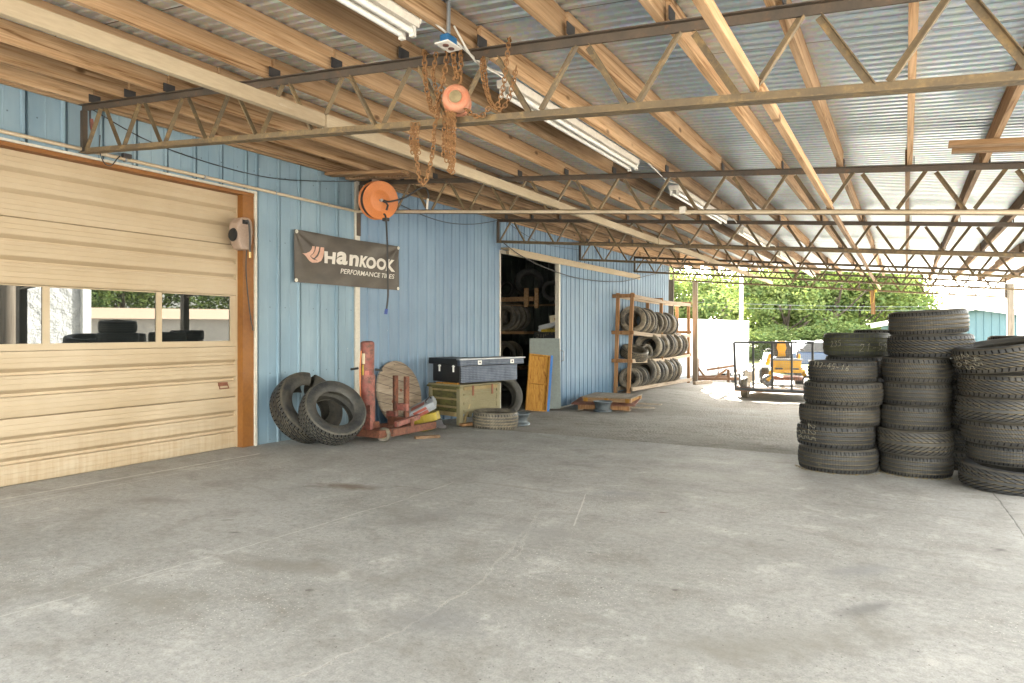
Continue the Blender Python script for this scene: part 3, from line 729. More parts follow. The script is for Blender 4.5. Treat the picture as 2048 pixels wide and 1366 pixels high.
# ------------------------------------------------------------------ loose timbers carried by the trusses
def long_timber(name, label, cat, segs, w, h, mat):
    mb = MB()
    for a, b in segs: mb.beam(a, b, w, h)
    return tag(mb.build(name, mat, None, bevel=.003), label, cat)
for i in range(6):
    y0, y1 = (TY[i - 1] if i else -.45), TY[i]
    xx = -3.276 + .012 * ((i % 2) - .5); z0 = chord_top(xx) - .365 + .045
    long_timber('painted_beam', ('tan painted beam laid along the trusses, the one in the nearest bay', 'tan painted beam laid along the trusses, in the bay past the chain hoist', 'tan painted beam laid along the trusses, in the bay by the doorway', 'tan painted beam laid along the trusses, in the bay over the sliding door', 'tan painted beam laid along the trusses, in the bay over the tire rack', 'tan painted beam laid along the trusses, in the bay by the open end')[i],
                'beam', [((xx, y0 + .003, z0), (xx, y1 - .003, z0))], .045, .085, M['beam_paint'])
    o = bpy.data.objects[-1] if False else None
for i in range(6):
    y0, y1 = (TY[i - 1] if i else -.45), TY[i]
    xx = -.585 + .012 * ((i % 2) - .5); z0 = chord_top(xx) - .365 + .03
    long_timber('bridging_timber', ('narrow pale timber resting on the lower truss bars, in the nearest bay', 'narrow pale timber resting on the lower truss bars, second bay from the camera', 'narrow pale timber resting on the lower truss bars, third bay from the camera', 'narrow pale timber resting on the lower truss bars, fourth bay from the camera', 'narrow pale timber resting on the lower truss bars, fifth bay from the camera', 'narrow pale timber resting on the lower truss bars, in the bay by the open end')[i],
                'timber', [((xx, y0 + .003, z0), (xx, y1 - .003, z0))], .038, .055, M['lumber' if i < 2 else 'lumber_old'])
for q, (zo, xa, xb_, yy, lab) in enumerate(((0, .30, 1.35, 6.05, 'short grey board nailed up under the roof, the farther of the pair'), (0, .27, 1.35, 5.86, 'short grey board nailed up under the roof, the nearer of the pair'))):
    za = chord_top(xa) - .022; zb = chord_top(xb_) - .022
    tag(MB().beam((xa, yy, za), (xb_, yy, zb), .09, .038).build('short_board', M['lumber_x'], None, bevel=.002), lab, 'board', 'short boards nailed under the roof')
c = W(1745, 600, y=TY[5] - .03)
mb = MB(); mb.beam((c.x, TY[5] - .05, chord_top(c.x) - .40), (c.x + .02, TY[5] - .05, chord_top(c.x) - 1.02), .10, .035, (0, 1, 0)); 
tag(mb.build('hanging_board', M['lumber_z'], None), 'weathered board hanging from the farthest truss by a rope', 'board')
mb = MB(); mb.tube([(c.x + .05, TY[5] - .08, chord_top(c.x) - .41), (c.x + .03, TY[5] - .09, chord_top(c.x) - .7), (c.x - .04, TY[5] - .09, chord_top(c.x) - .75), (c.x - .06, TY[5] - .08, chord_top(c.x) - .41)], .007, 6)
mb.tube([(c.x + .07, TY[5] - .07, chord_top(c.x) - .38), (c.x + .09, TY[5] - .07, chord_top(c.x) - .44)], .03, 6)
tag(mb.build('rope', M['yellow_label'], None), 'loop of rope tied round the hanging board', 'rope')

# ------------------------------------------------------------------ unlit twin-tube lamps under the purlins
def lamp():
    t = thing('fluorescent_lamp', None, None)
    L = 2.38
    h = MB(); h.prism([(-.058, .0), (.058, .0), (.052, -.05), (-.052, -.05)], -L / 2, L / 2, Matrix.Rotation(R(90), 4, 'X') )
    # prism axis turned on to y
    h.build('housing', M['lamp_white'], t)
    for sx_ in (-.034, .034):
        MB().cyl((sx_, -L / 2 + .05, -.078), (sx_, L / 2 - .05, -.078), .0165, 12).build('tube', M['tube_glass'], t, smooth=40)
        for e in (-1, 1):
            MB().box(sx_ - .014, sx_ + .014, e * (L / 2 - .032) - .012, e * (L / 2 - .032) + .012, -.103, -.051).build('lamp_holder', M['white_plastic'], t)
    return t
lamp0 = lamp()
LX = -2.2
spans = [(.40, 2.78), (3.74, 6.08), (7.35, 9.75), (10.8, 13.2), (14.35, 16.75), (18.2, 20.6)]
names = ['white twin-tube lamp at the top edge, before the chain hoist', 'white twin-tube lamp hung just beyond the chain hoist', 'white twin-tube lamp in the bay beside the doorway',
         'white twin-tube lamp in the bay over the sliding door', 'white twin-tube lamp above the near end of the tire rack', 'white twin-tube lamp nearest the open far end']
for i, ((a, b), lab) in enumerate(zip(spans, names)):
    o = lamp0 if i == 0 else copy_tree(lamp0)
    o.location = (LX, (a + b) / 2, chord_top(LX) + .005); tag(o, lab, 'lamp', 'unlit lamps in a row under the roof')
# lamp flex looping from lamp to lamp
for i in range(5):
    a, b = spans[i][1], spans[i + 1][0]; pts = []
    for k in range(13):
        s = k / 12; pts.append((LX + .085 + .02 * math.sin(s * 6), lerp(a - .02, b + .02, s), chord_top(LX) + .02 - .07 * math.sin(math.pi * s)))
    pts = [(LX + .05, a + .01, chord_top(LX) - .02)] + pts + [(LX + .05, b - .01, chord_top(LX) - .02)]
    tag(MB().tube(pts, .006, 6).build('lamp_flex', M['white_plastic'], None, smooth=60), 'white flex looping between two lamps, ' + ('first from the camera', 'second from the camera', 'third from the camera', 'fourth from the camera', 'fifth from the camera')[i], 'flex', 'flexes between the lamps')

# ------------------------------------------------------------------ tyres
tyre_cache = {}
def tyre_mesh(Rr, w, ri, mat, n=72, grooves=4, cut=False):
    key = (round(Rr, 3), round(w, 3), round(ri, 3), mat, n, grooves, cut)
    if key in tyre_cache: return tyre_cache[key]
    h = w / 2; prof = []      # (r, z, v, dirt) going round the section, closed
    tw = .41 * w
    def tr(z): return Rr - .010 * abs(z / tw) ** 2.5 * (w / .2)
    gs = [(-.62 + 1.24 * k / (grooves - 1)) * tw for k in range(grooves)] if grooves else []
    zs = [(-tw, 0)]
    for gc in gs:
        gw = .028 * w
        zs += [(gc - gw, 0), (gc - gw * .7, 1), (gc + gw * .7, 1), (gc + gw, 0)]
    zs.append((tw, 0))
    side = lambda sg: [(ri, .36 * w * sg, .5 + sg * 1.5, .25), (ri + .012, .41 * w * sg, .5 + sg * 1.4, .15), (lerp(ri, Rr, .34), .485 * w * sg, .5 + sg * 1.1, .1), (lerp(ri, Rr, .56), .50 * w * sg, .5 + sg * .9, .0), (lerp(ri, Rr, .78), .485 * w * sg, .5 + sg * .7, .1), (Rr - .028, .463 * w * sg, .5 + sg * .56, .5), (Rr - .014, .437 * w * sg, .5 + sg * .5, .35)]
    prof += side(-1)
    for z, gflag in zs: prof.append((tr(z) - (.009 if gflag else 0), z, z / w + .5, 1.0 if gflag else .08))
    prof += side(1)[::-1]
    prof += [(ri + .004, .32 * w, 3, .2), (lerp(ri, Rr, .5), .44 * w, 3, .2), (Rr - .035, .36 * w, 3, .3), (Rr - .022, 0, 3, .3), (Rr - .035, -.36 * w, 3, .3), (lerp(ri, Rr, .5), -.44 * w, 3, .2), (ri + .004, -.32 * w, 3, .2)]
    k = len(prof); vs = []; uv = []; mb = MB()
    for i in range(n + 1):
        a = 2 * math.pi * i / n
        if cut: a = 2 * math.pi * (.004 + .972 * i / n)
        for r_, z_, v_, d_ in prof:
            mb.dirt[len(vs)] = d_; vs.append((r_ * math.cos(a), r_ * math.sin(a), z_)); uv.append((i / n, v_))
    fs = [(i * k + j, (i + 1) * k + j, (i + 1) * k + (j + 1) % k, i * k + (j + 1) % k) for i in range(n) for j in range(k)]
    mb.add(vs, fs, uv)
    me = mb.mesh('tire', M[mat], 50)
    tyre_cache[key] = me; return me
def tire(c, Rr, w, mat, label, group=None, normal=(0, 0, 1), spin=None, ri=None, n=72, grooves=4, cut=False, rot=None):
    o = link('tire', tyre_mesh(Rr, w, ri or Rr * .60, mat, n, grooves, cut))
    o.location = c
    q = Vector(normal).to_track_quat('Z', 'Y')
    if spin is None: spin = random.uniform(0, 6.28)
    o.rotation_mode = 'QUATERNION'; o.rotation_quaternion = q @ Quaternion((0, 0, 1), spin)
    tag(o, label, 'tire', group); return o
def worldmat_q(o):
    return Matrix.Translation(o.location) @ o.rotation_quaternion.to_matrix().to_4x4()
STROKE = {'0': [[(.3, 0), (.05, .3), (.05, .7), (.3, 1), (.5, .7), (.5, .3), (.3, 0)]], '1': [[(.15, .75), (.32, 1), (.25, 0)]], '2': [[(.05, .75), (.2, 1), (.45, .9), (.42, .6), (.0, .0), (.55, .05)]],
          '3': [[(.05, .95), (.5, .95), (.22, .58), (.5, .4), (.35, .02), (.0, .1)]], '4': [[(.35, 1), (.0, .4), (.55, .42)], [(.42, .7), (.36, 0)]], '5': [[(.5, 1), (.12, .97), (.08, .6), (.42, .55), (.45, .15), (.0, .0)]],
          '6': [[(.42, 1), (.1, .5), (.1, .1), (.4, .05), (.45, .4), (.12, .42)]], '7': [[(.0, .98), (.52, .95), (.2, 0)]], '8': [[(.28, .52), (.05, .8), (.28, 1), (.48, .8), (.05, .25), (.28, 0), (.5, .25), (.28, .52)]],
          '9': [[(.48, .72), (.25, .5), (.05, .75), (.28, 1), (.48, .75), (.38, 0)]], '-': [[(.05, .45), (.42, .5)]], 'R': [[(.05, 0), (.1, 1), (.48, .85), (.1, .5), (.5, 0)]], ' ': []}
def chalk(o, Rr, txt, az, z, size, lean=0.0, vertical=False, sx_=1.0):
    """chalked size written by hand on the tread of a flat-lying tyre, at compass angle az"""
    mb = MB(); wd = .75 * size * len(txt); k = 0; rr = random.Random(len(txt) * 7 + int(az * 100))
    for i, chh in enumerate(txt):
        jit = rr.uniform(-.08, .08)
        for st in STROKE[chh]:
            pl = []
            for j in range(len(st) - 1):
                for t in (0, .25, .5, .75): pl.append((lerp(st[j][0], st[j + 1][0], t), lerp(st[j][1], st[j + 1][1], t)))
            pl.append(st[-1]); P3 = []
            for (px_, py_) in pl:
                a, b = (px_ + (py_ - .5) * .15) * size + i * size * .75 - wd / 2, (py_ - .5 + jit) * size
                a, b = a * math.cos(lean) - b * math.sin(lean), a * math.sin(lean) + b * math.cos(lean)
                th = az + a / Rr; r_ = Rr + .0012 - .010 * min(1, abs((z + b) / .09)) ** 2.5
                P3.append(Vector((r_ * math.cos(th), r_ * math.sin(th), z + b)))
            mb.tube(P3, .0018, 5)
    c = mb.build('chalk_writing', M['chalk'])
    c.parent = o                      # drawn in the tyre's own frame: undo its spin
    e = o.rotation_quaternion.inverted() @ Vector((1, 0, 0)); c.rotation_euler = (0, 0, math.atan2(e.y, e.x))
    return c
FW = Vector((-SN, CS, 0)); RT = Vector((CS, SN, 0))
def toward_cam(c): return math.atan2(-c[1], -c[0])

GS = 'used tires stacked on the concrete'
A0 = Vector((-.555, 7.1, 0))
stackA = [(.3455, .226, 0, 'fine', 'bottom tire of the front left stack, blocky shoulder tread'), (.335, .212, -.023, 'rib', 'second tire up in the front left stack, three chalked numbers on its left'),
          (.3475, .187, .011, 'fine', 'third tire up in the front left stack, worn fine tread'), (.341, .212, .052, 'rib', 'fourth tire up in the front left stack, smooth ribs with dusty grooves'),
          (.300, .195, .045, 'rib', 'top tire of the front left stack, chalked size near its upper edge')]
z = 0.0
for i, (r_, w, off, k, lab) in enumerate(stackA):
    c = A0 + RT * off + Vector((0, 0, slab_z(7.1) + z + w / 2)); z += w - .004
    o = tire(c, r_, w, 't_' + k, lab, GS, n=96, normal=(random.uniform(-.008, .008), random.uniform(-.008, .008), 1))
    az = toward_cam(c)
    if i == 1:
        chalk(o, r_, '225', az - .62, .03, .075, -1.5); chalk(o, r_, '55', az - .92, -.005, .07, -1.2); chalk(o, r_, '18', az - 1.15, -.005, .07, -1.1)
    if i == 4: chalk(o, r_, '197-45-16', az - .36, .052, .052, -.10)
topA = z
B0 = Vector((.08, 7.23, 0))
stackB = [(.295, .196, 0, 0, 'fine', 'bottom tire of the middle stack, bluish clean tread'), (.309, .226, -.014, 0, 'chev', 'second tire up in the middle stack, muddy arrow tread'),
          (.286, .220, -.01, 0, 'rib', 'third tire up in the middle stack, pale dusty patch on its ribs'), (.283, .206, .008, 0, 'rib', 'fourth tire up in the middle stack, plain ribs'),
          (.287, .228, .006, 0, 'rib', 'fifth tire up in the middle stack, below the two wide ones'), (.350, .208, .16, .05, 'zig', 'wide zigzag tread tire second from the top of the middle stack'),
          (.322, .222, .14, .05, 'fine', 'tilted fine-tread tire topping the tall middle stack')]
z = 0.0
for i, (r_, w, off, bk, k, lab) in enumerate(stackB):
    tilt = 0 if i < 5 else (.03 if i == 5 else .065)
    nrm = Vector((0, 0, 1)) - RT * tilt
    c = B0 + RT * off + FW * bk + Vector((0, 0, slab_z(7.2) + z + w / 2 + (r_ * tilt * .25))); z += w - .004
    tire(c, r_, w, 't_' + k, lab, GS, n=96, normal=nrm)
C0 = Vector((.80, 7.12, 0)) - RT * .075
stackC = [(.37, .19, -.075, -.17, 'chev', .02, 'bottom tire of the right hand stack, pushed out towards the viewer'), (.325, .168, .045, 0, 'fine', 0, 'second tire up in the right hand stack, muddy fine tread'),
          (.335, .195, .01, 0, 'rib', 0, 'third tire up in the right hand stack, dark ribs'), (.352, .20, -.015, 0, 'chev', 0, 'fourth tire up in the right hand stack, mud across its grooves'),
          (.345, .195, .0, 0, 'zig', 0, 'fifth tire up in the right hand stack, below the tilted one'), (.375, .215, -.02, .0, 'zig', .17, 'tilted chalk-scribbled tire on top of the right hand stack')]
z = 0.0
for i, (r_, w, off, bk, k, tilt, lab) in enumerate(stackC):
    nrm = Vector((0, 0, 1)) - RT * tilt
    if i == 0: nrm = Vector((0, 0, 1)) + RT * .04 - FW * .03
    c = C0 + RT * off + FW * bk + Vector((0, 0, slab_z(7.1) + z + w / 2 + (r_ * tilt * .8 if tilt > .05 else 0))); z += w - .003
    o = tire(c, r_, w, 't_' + k, lab, GS, n=96, normal=nrm)
    if i == 5:
        az = toward_cam(c)
        chalk(o, r_, '245', az - .72, .0, .07, -1.35); chalk(o, r_, '45', az - .48, .0, .06, -1.3); chalk(o, r_, '50', az - 1.0, -.0, .075, -1.2)
# stacks standing behind the front three
E0 = Vector((-.435, 7.93, gz(-.4, 7.95) - .01)); z = 0.0
ords = ('lowest', 'second', 'third', 'fourth', 'fifth')
for i in range(6):
    w = .220 if i < 5 else .235; r_ = (.33, .34, .335, .33, .32, .328)[i]
    c = E0 + RT * (.015 * ((i * 5) % 3 - 1)) + Vector((0, 0, z + w / 2)); z += w - .003
    o = tire(c, r_, w, 't_mossy' if i == 5 else 't_rib', ords[i] + ' tire of the stack hidden behind the front left one' if i < 5 else 'mossy off-road block tread tire with a chalked size, behind the front left stack', GS, n=72)
    if i == 5:
        az = toward_cam(c); chalk(o, r_, '21-59', az + .52, -.025, .080, .05); chalk(o, r_, '235', az - .62, .01, .06, .1)
E1 = Vector((-.20, 8.50, gz(-.2, 8.4) - .01)); z = 0.0
for i in range(6):
    w = .238 if i < 5 else .20; c = E1 + Vector((0, 0, z + w / 2)); z += w - .003
    tire(c, .31, w, 't_rib', ords[i] + ' tire up in the rear stack under the dark topmost tire' if i < 5 else 'dark tire just showing over the mossy off-road one', GS, n=56)
D0 = Vector((1.02, 8.0, gz(1, 8) - .01)); z = 0.0
for i in range(6):
    w = (.225, .215, .22, .21, .225, .215)[i]; c = D0 + RT * (.02 * ((i * 7) % 3 - 1)) + Vector((0, 0, z + w / 2)); z += w - .003
    tire(c, .36, w, 't_fine' if i > 3 else 't_rib', ('lowest tire of the rear right stack', 'second tire of the rear right stack', 'third tire of the rear right stack', 'fourth tire of the rear right stack', 'fifth tire of the rear right stack', 'bluish top tire of the rear right stack, showing between two front stacks')[i], GS, n=72)
F0 = Vector((.44, 7.90, gz(.4, 7.9) - .01)); z = 0.0
for i in range(5):
    w = .212; c = F0 + Vector((0, 0, z + w / 2)); z += w - .003
    tire(c, .33, w, 't_rib', ords[i] + ' tire up in the shadowed stack between the middle and right hand stacks', GS, n=56)
lf = MB(); c = W(1803, 941, z=.006)
lf.add([(c.x - .035, c.y, .004), (c.x - .01, c.y + .02, .03), (c.x + .04, c.y + .005, .006), (c.x, c.y - .02, .012)], [(0, 1, 3), (1, 2, 3)])
tag(lf.build('dead_leaf', M['hinge_rust']), 'curled orange leaf at the foot of the middle tire stack', 'leaf')
# straw and dirt along the foot of the stacks
dm = MB(); rr = random.Random(11)
for base, rad in ((C0 - FW * .17, .38), (A0, .35), (B0, .30)):
    for k in range(70):
        a = toward_cam(base) + rr.uniform(-1.5, 1.2); q = base + Vector((math.cos(a), math.sin(a), 0)) * (rad + rr.uniform(-.02, .03) * rr.random())
        q.z = slab_z(q.y) + .003; an = rr.uniform(0, 3.14); L = rr.uniform(.006, .022)
        dm.beam(q, q + Vector((math.cos(an) * L, math.sin(an) * L, rr.uniform(0, .006))), .004, .003)
tag(dm.build('straw_litter', M['crate_slat']), 'bits of straw and rust along the foot of the tires', kind='stuff')

# two truck tyres leaning by the roll-up door
bk_n = Vector((math.cos(R(31)), -.10, math.sin(R(31)))).normalized()
tire(Vector((-5.80, 5.47, .395)), .405, .25, 't_muddy', 'large muddy truck tire, slit through at the top, leaning on the pale wall', None, bk_n, spin=R(72), ri=.235, n=96, grooves=3, cut=True)
ft_n = Vector((.755, -.27, .60)).normalized()
tire(Vector((-5.36, 5.42, .368)), .355, .25, 't_dust_and_fill2', 'ribbed truck tire leaning on the larger slit tire by the door', None, ft_n, ri=.212, n=96, grooves=4)
# tyre lying by the crate, tyre propped behind it, two steel wheels
c = W(991, 859, z=slab_z(7.6)); q = (c.xy.normalized() * (c.xy.length + .33))
tire(Vector((q.x, q.y, slab_z(7.7) - .02 + .115)), .315, .235, 't_dust_and_fill', 'dusty pale tire lying flat in front of the green crate', None, (0.03, 0, 1), n=96)
tire(Vector((-5.42, 9.05, .24)), .345, .22, 't_dust_and_fill2', 'grey tire propped upright against the end of the green crate', None, (.80, -.52, .28), n=96, ri=.23)
def steel_wheel(c, r_, h, label, nrm=(0, 0, 1)):
    t = thing('steel_wheel', label, 'wheel rim', c, 'bare steel wheels on the ground')
    q = Matrix.Translation(Vector(c)) @ Vector(nrm).to_track_quat('Z', 'Y').to_matrix().to_4x4()
    MB().lathe([(r_ - .012, 0), (r_, .006), (r_, .016), (r_ * .93, .035), (r_ * .80, .05), (r_ * .78, h * .55), (r_ * .84, h * .68), (r_ * .93, h - .02), (r_, h - .012), (r_, h), (r_ - .014, h - .004), (r_ * .86, h - .05), (r_ * .76, h * .6), (r_ * .76, .05)], 40, q, True).build('rim', M['steel_wheel'], t, smooth=40)
    MB().lathe([(.03, h * .6), (r_ * .4, h * .64), (r_ * .55, h * .56), (r_ * .765, h * .5), (r_ * .765, h * .47), (r_ * .5, h * .52), (.03, h * .56)], 32, q, True).build('wheel_disc', M['steel_wheel'], t, smooth=40)
c = W(1050, 853, z=-.08); q = c + FW * .19
steel_wheel((q.x - .15, q.y + .02, gz(q.x, q.y) + .01), .20, .17, 'bare silver wheel lying beside the dusty flat tire')
c = W(1208, 824, z=-.29); q = c + FW * .17
steel_wheel((q.x, q.y, gz(q.x, q.y) + .008), .185, .20, 'bare blue-grey wheel lying beside the pallet')

# ------------------------------------------------------------------ banner
BY0, BY1, BZ0, BZ1, BX = 5.575, 7.455, 1.815, 2.428, XW + .045
def bdisp(y, z):
    u, v = (y - BY0) / (BY1 - BY0), (z - BZ0) / (BZ1 - BZ0)
    e = min(1, 4 * u) * min(1, 4 * (1 - u)) if 0 < u < 1 else 0
    d = (.009 * math.sin(9 * u + 5 * (1 - v) + 1.2) + .005 * math.sin(23 * u - 9 * v)) * e
    for (cu, cv) in ((0, 1), (1, 1)):
        dx_, dz_ = abs(u - cu) * 3, cv - v; r_ = math.hypot(dx_, dz_); a = math.atan2(dz_, dx_)
        d += .017 * math.sin(a * 11) * math.exp(-r_ * 1.6) * min(1, r_ * 4)
    return .008 + d + .014 * math.sin(math.pi * max(0, min(1, u))) * (1 - v * .5)
def brow(u): return -.035 * math.sin(math.pi * u)      # sag of the top edge
bn = thing('banner', 'black vinyl tire shop banner with white lettering across two blue wall panels', 'banner', (BX, BY0, BZ0))
mb = MB(); nu, nv = 90, 30; vs = []
for j in range(nv + 1):
    for i in range(nu + 1):
        y = lerp(BY0, BY1, i / nu); z = lerp(BZ0, BZ1, j / nv) + (j / nv) * brow(i / nu) * .3 
        vs.append((BX + bdisp(y, z), y, z))
fr = [(j * (nu + 1) + i, j * (nu + 1) + i + 1, (j + 1) * (nu + 1) + i + 1, (j + 1) * (nu + 1) + i) for j in range(nv) for i in range(nu)]
mb.add(vs, fr); o_ = len(vs)
mb.add([(p[0] - .002, p[1], p[2]) for p in vs], [f[::-1] for f in fr])
mb.build('banner_sheet', M['banner'], bn, smooth=180)
def on_banner(pts2, fs, mat, name):
    mb = MB(); mb.add([(BX + bdisp(y, z) + .0022, y, z) for y, z in pts2], fs)
    # finer faces so that the ink follows the folds
    me = mb.mesh(name, mat); bm = bmesh.new(); bm.from_mesh(me)
    bmesh.ops.triangulate(bm, faces=bm.faces[:])
    for _ in range(2):
        lng = [e for e in bm.edges if e.calc_length() > .035]
        if lng: bmesh.ops.subdivide_edges(bm, edges=lng, cuts=1); bmesh.ops.triangulate(bm, faces=bm.faces[:])
    for v_ in bm.verts: v_.co.x = BX + bdisp(v_.co.y, v_.co.z) + .0024
    bm.to_mesh(me); bm.free(); return link(name, me, bn)
BL, BH = BY1 - BY0, BZ1 - BZ0
def put_text(txt, u0, u1, v0, v1, bold, shear, name, space=1.0):
    vs, fs = text_mesh(txt, 1.0, bold, shear, space)
    xa, xb = min(p.x for p in vs), max(p.x for p in vs); ya, yb = min(p.y for p in vs), max(p.y for p in vs)
    p2 = [(BY0 + BL * lerp(u0, u1, (p.x - xa) / (xb - xa)), BZ0 + BH * lerp(v0, v1, (p.y - ya) / (yb - ya))) for p in vs]
    on_banner(p2, fs, M['banner_white'], name)
# lettering: tall H, round a and n, small-cap KOOK
def cpx(a, b):                                     # emblem traced on the wall plane
    p = W(540 + a * .3514, 420 + b * .3514, x=BX); return (p.y, p.z)
def put_traced(txt, a0, a1, top, bot, bold, shear):
    m = (a0 + a1) / 2; y0_, y1_ = cpx(a0, bot)[0], cpx(a1, bot)[0]; z0_, z1_ = cpx(m, bot)[1], cpx(m, top)[1]
    put_text(txt, (y0_ - BY0) / BL, (y1_ - BY0) / BL, (z0_ - BZ0) / BH, (z1_ - BZ0) / BH, bold, shear, 'lettering')
for tx, a0, a1, tp_, bt_2, bo in (('H', 301, 369, 238, 306, .05), ('a', 371, 433, 238, 312, .035), ('n', 440, 495, 256, 320, .035), ('K', 500, 548, 262, 326, .05), ('O', 542, 601, 268, 335, .05), ('O', 603, 655, 275, 342, .05), ('K', 656, 706, 282, 350, .05)):
    put_traced(tx, a0, a1, tp_, bt_2, bo, .1)
put_traced('PERFORMANCE TIRES', 391, 702, 350, 377, .012, .22)
for poly in ([(178, 246), (205, 246), (222, 237), (232, 222), (236, 206), (254, 207), (250, 226), (240, 246), (226, 262), (238, 277), (246, 283), (262, 287), (258, 300), (238, 300), (222, 288), (204, 264), (190, 252)],
             [(262, 208), (281, 210), (276, 232), (264, 254), (247, 274), (238, 270), (230, 262), (244, 248), (256, 228)],
             [(289, 211), (308, 214), (306, 240), (298, 266), (284, 290), (264, 300), (258, 298), (264, 286), (252, 280), (270, 262), (284, 236)]):
    on_banner([cpx(*p) for p in poly], [tuple(range(len(poly)))], M['banner_pink'], 'emblem')
for (y, z) in ((BY0 + .025, BZ1 - .025), (BY1 - .025, BZ1 - .025), (BY0 + .025, BZ0 + .025), (BY1 - .025, BZ0 + .025)):
    MB().lathe([(.006, 0), (.022, 0), (.022, .005), (.006, .005)], 14, Matrix.Translation((BX + bdisp(y, z) + .001, y, z)) @ Matrix.Rotation(R(90), 4, 'Y'), True).build('grommet', M['grommet'], bn, smooth=40)

# ------------------------------------------------------------------ chain hoist on the first truss
def sub(pts, n):
    """catmull-rom through pts"""
    pts = [Vector(p) for p in pts]; out = []
    for i in range(len(pts) - 1):
        p0, p1, p2, p3 = pts[max(i - 1, 0)], pts[i], pts[i + 1], pts[min(i + 2, len(pts) - 1)]
        for k in range(n):
            t = k / n
            out.append(.5 * ((2 * p1) + (p2 - p0) * t + (2 * p0 - 5 * p1 + 4 * p2 - p3) * t * t + (3 * p1 - p0 - 3 * p2 + p3) * t ** 3))
    return out + [pts[-1]]
def chain(mb, pts, L=.034, wd=.011, rad=.0036):
    path = sub(pts, 14); s = 0; seg = 0; acc = 0; samples = []; pitch = L - 2 * rad - .004
    tot = [0]
    for i in range(len(path) - 1): tot.append(tot[-1] + (path[i + 1] - path[i]).length)
    d = 0; i = 0
    while d < tot[-1]:
        while i < len(path) - 2 and tot[i + 1] < d: i += 1
        t = (d - tot[i]) / max(1e-6, tot[i + 1] - tot[i]); samples.append((path[i].lerp(path[i + 1], t), (path[i + 1] - path[i]).normalized())); d += pitch
    for k, (c, dr) in enumerate(samples):
        ref = Vector((0, 0, 1)) if abs(dr.z) < .9 else Vector((1, 0, 0))
        sd = dr.cross(ref).normalized(); s2 = dr.cross(sd)
        a = (k % 2) * math.pi / 2 + .5; q = sd * math.cos(a) + s2 * math.sin(a)
        lp = []
        for j in range(12):
            th = 2 * math.pi * j / 12; lx = math.cos(th); ly = math.sin(th)
            lp.append(c + dr * ((L / 2 - wd) * (1 if lx > 0 else -1) * (1 if abs(lx) > .2 else 0) + lx * wd * .9) + q * (ly * wd))
        mb.tube(lp, rad, 5, closed=True)
HYn = TY[0] - .045
def hp(px, py, dy=0.0): return W(px, py, y=HYn + dy)
ho = thing('chain_hoist', 'faded orange chain hoist with rusty chains looped over the nearest truss', 'chain hoist', hp(912, 190))
c = hp(912, 197, -.02); nd = Vector((.46, -.88, .05)).normalized()
q = Matrix.Translation(c) @ nd.to_track_quat('Z', 'Y').to_matrix().to_4x4()
MB().lathe([(.001, .030), (.036, .030), (.040, .026), (.044, .026), (.048, .032), (.062, .030), (.074, .020), (.079, .004), (.079, -.032), (.070, -.045), (.001, -.045)], 40, q).build('body', M['orange_paint'], ho, smooth=40)
MB().lathe([(.001, .0335), (.034, .0335), (.036, .0305)], 28, q).build('name_plate', M['name_plate'], ho, smooth=40)
MB().lathe([(.001, -.046), (.066, -.046), (.080, -.06), (.080, -.085), (.068, -.10), (.001, -.10)], 32, q).build('gear_cover', M['orange_paint'], ho, smooth=40)
hk = MB(); hc = hp(915, 160, .03)
hk.tube([hc + Vector((.028 * math.cos(t), .0, .03 * math.sin(t))) for t in [k * .33 - 1.9 for k in range(16)]], .0085, 8); hk.tube([hc + Vector((0, 0, -.03)), hc + Vector((0, 0, -.07))], .011, 8)
hk.build('hook', M['rust_chain'], ho, smooth=60)
topz = lambda px: hp(px, 0)
def top_at(px, dy):                                # where a chain goes over the top bar
    p = W(px, 60, y=TY[0] + dy); return Vector((p.x, TY[0] + dy, chord_top(p.x) + .012))
ch = MB()
# heavy sling chain hung over the top bar on both sides
sling = 0
chain(ch, [top_at(848, .03), top_at(849, -.05), hp(850, 150), hp(856, 190), hp(866, 222), hp(877, 200), hp(886, 160), hp(892, 128), top_at(895, -.05), top_at(895, .05)], .042, .0135, .0048)
ch.build('sling_chain', M['rust_chain'], ho, smooth=60); ch = MB()
chain(ch, [top_at(905, .05), top_at(906, -.05), hp(908, 120), hp(911, 140), hp(915, 158, .03)], .042, .0135, .0048)
ch.build('sling_chain', M['rust_chain'], ho, smooth=60); ch = MB()
chain(ch, [top_at(921, -.045), hp(922, 130), hp(919, 150, .02)], .036, .012, .0042)
ch.build('sling_chain', M['rust_chain'], ho, smooth=60)
ch = MB()
chain(ch, [hp(966, 118, .03), hp(963, 130), hp(968, 165), hp(979, 200), hp(992, 213), hp(1003, 190), hp(1010, 150), top_at(1018, -.05), top_at(1019, .04)])
ch.build('hand_chain', M['rust_chain'], ho, smooth=60); ch = MB()
chain(ch, [hp(968, 118, .03), hp(974, 175), hp(985, 210), hp(1000, 218), hp(1014, 205), hp(1025, 170), hp(1033, 132, .02)])
ch.build('hand_chain', M['rust_chain'], ho, smooth=60); ch = MB()
chain(ch, [hp(934, 220, -.01), hp(950, 232), hp(966, 230), hp(980, 212)])
ch.build('hand_chain', M['rust_chain'], ho, smooth=60); ch = MB()
chain(ch, [hp(872, 110, -.02), hp(868, 135), hp(866, 150), hp(874, 190), hp(877, 224), hp(869, 255), hp(866, 300), hp(858, 340), hp(849, 366), hp(840, 360), hp(834, 320), hp(829, 290), hp(826, 250, .02)])
ch.build('hand_chain', M['rust_chain'], ho, smooth=60); ch = MB()
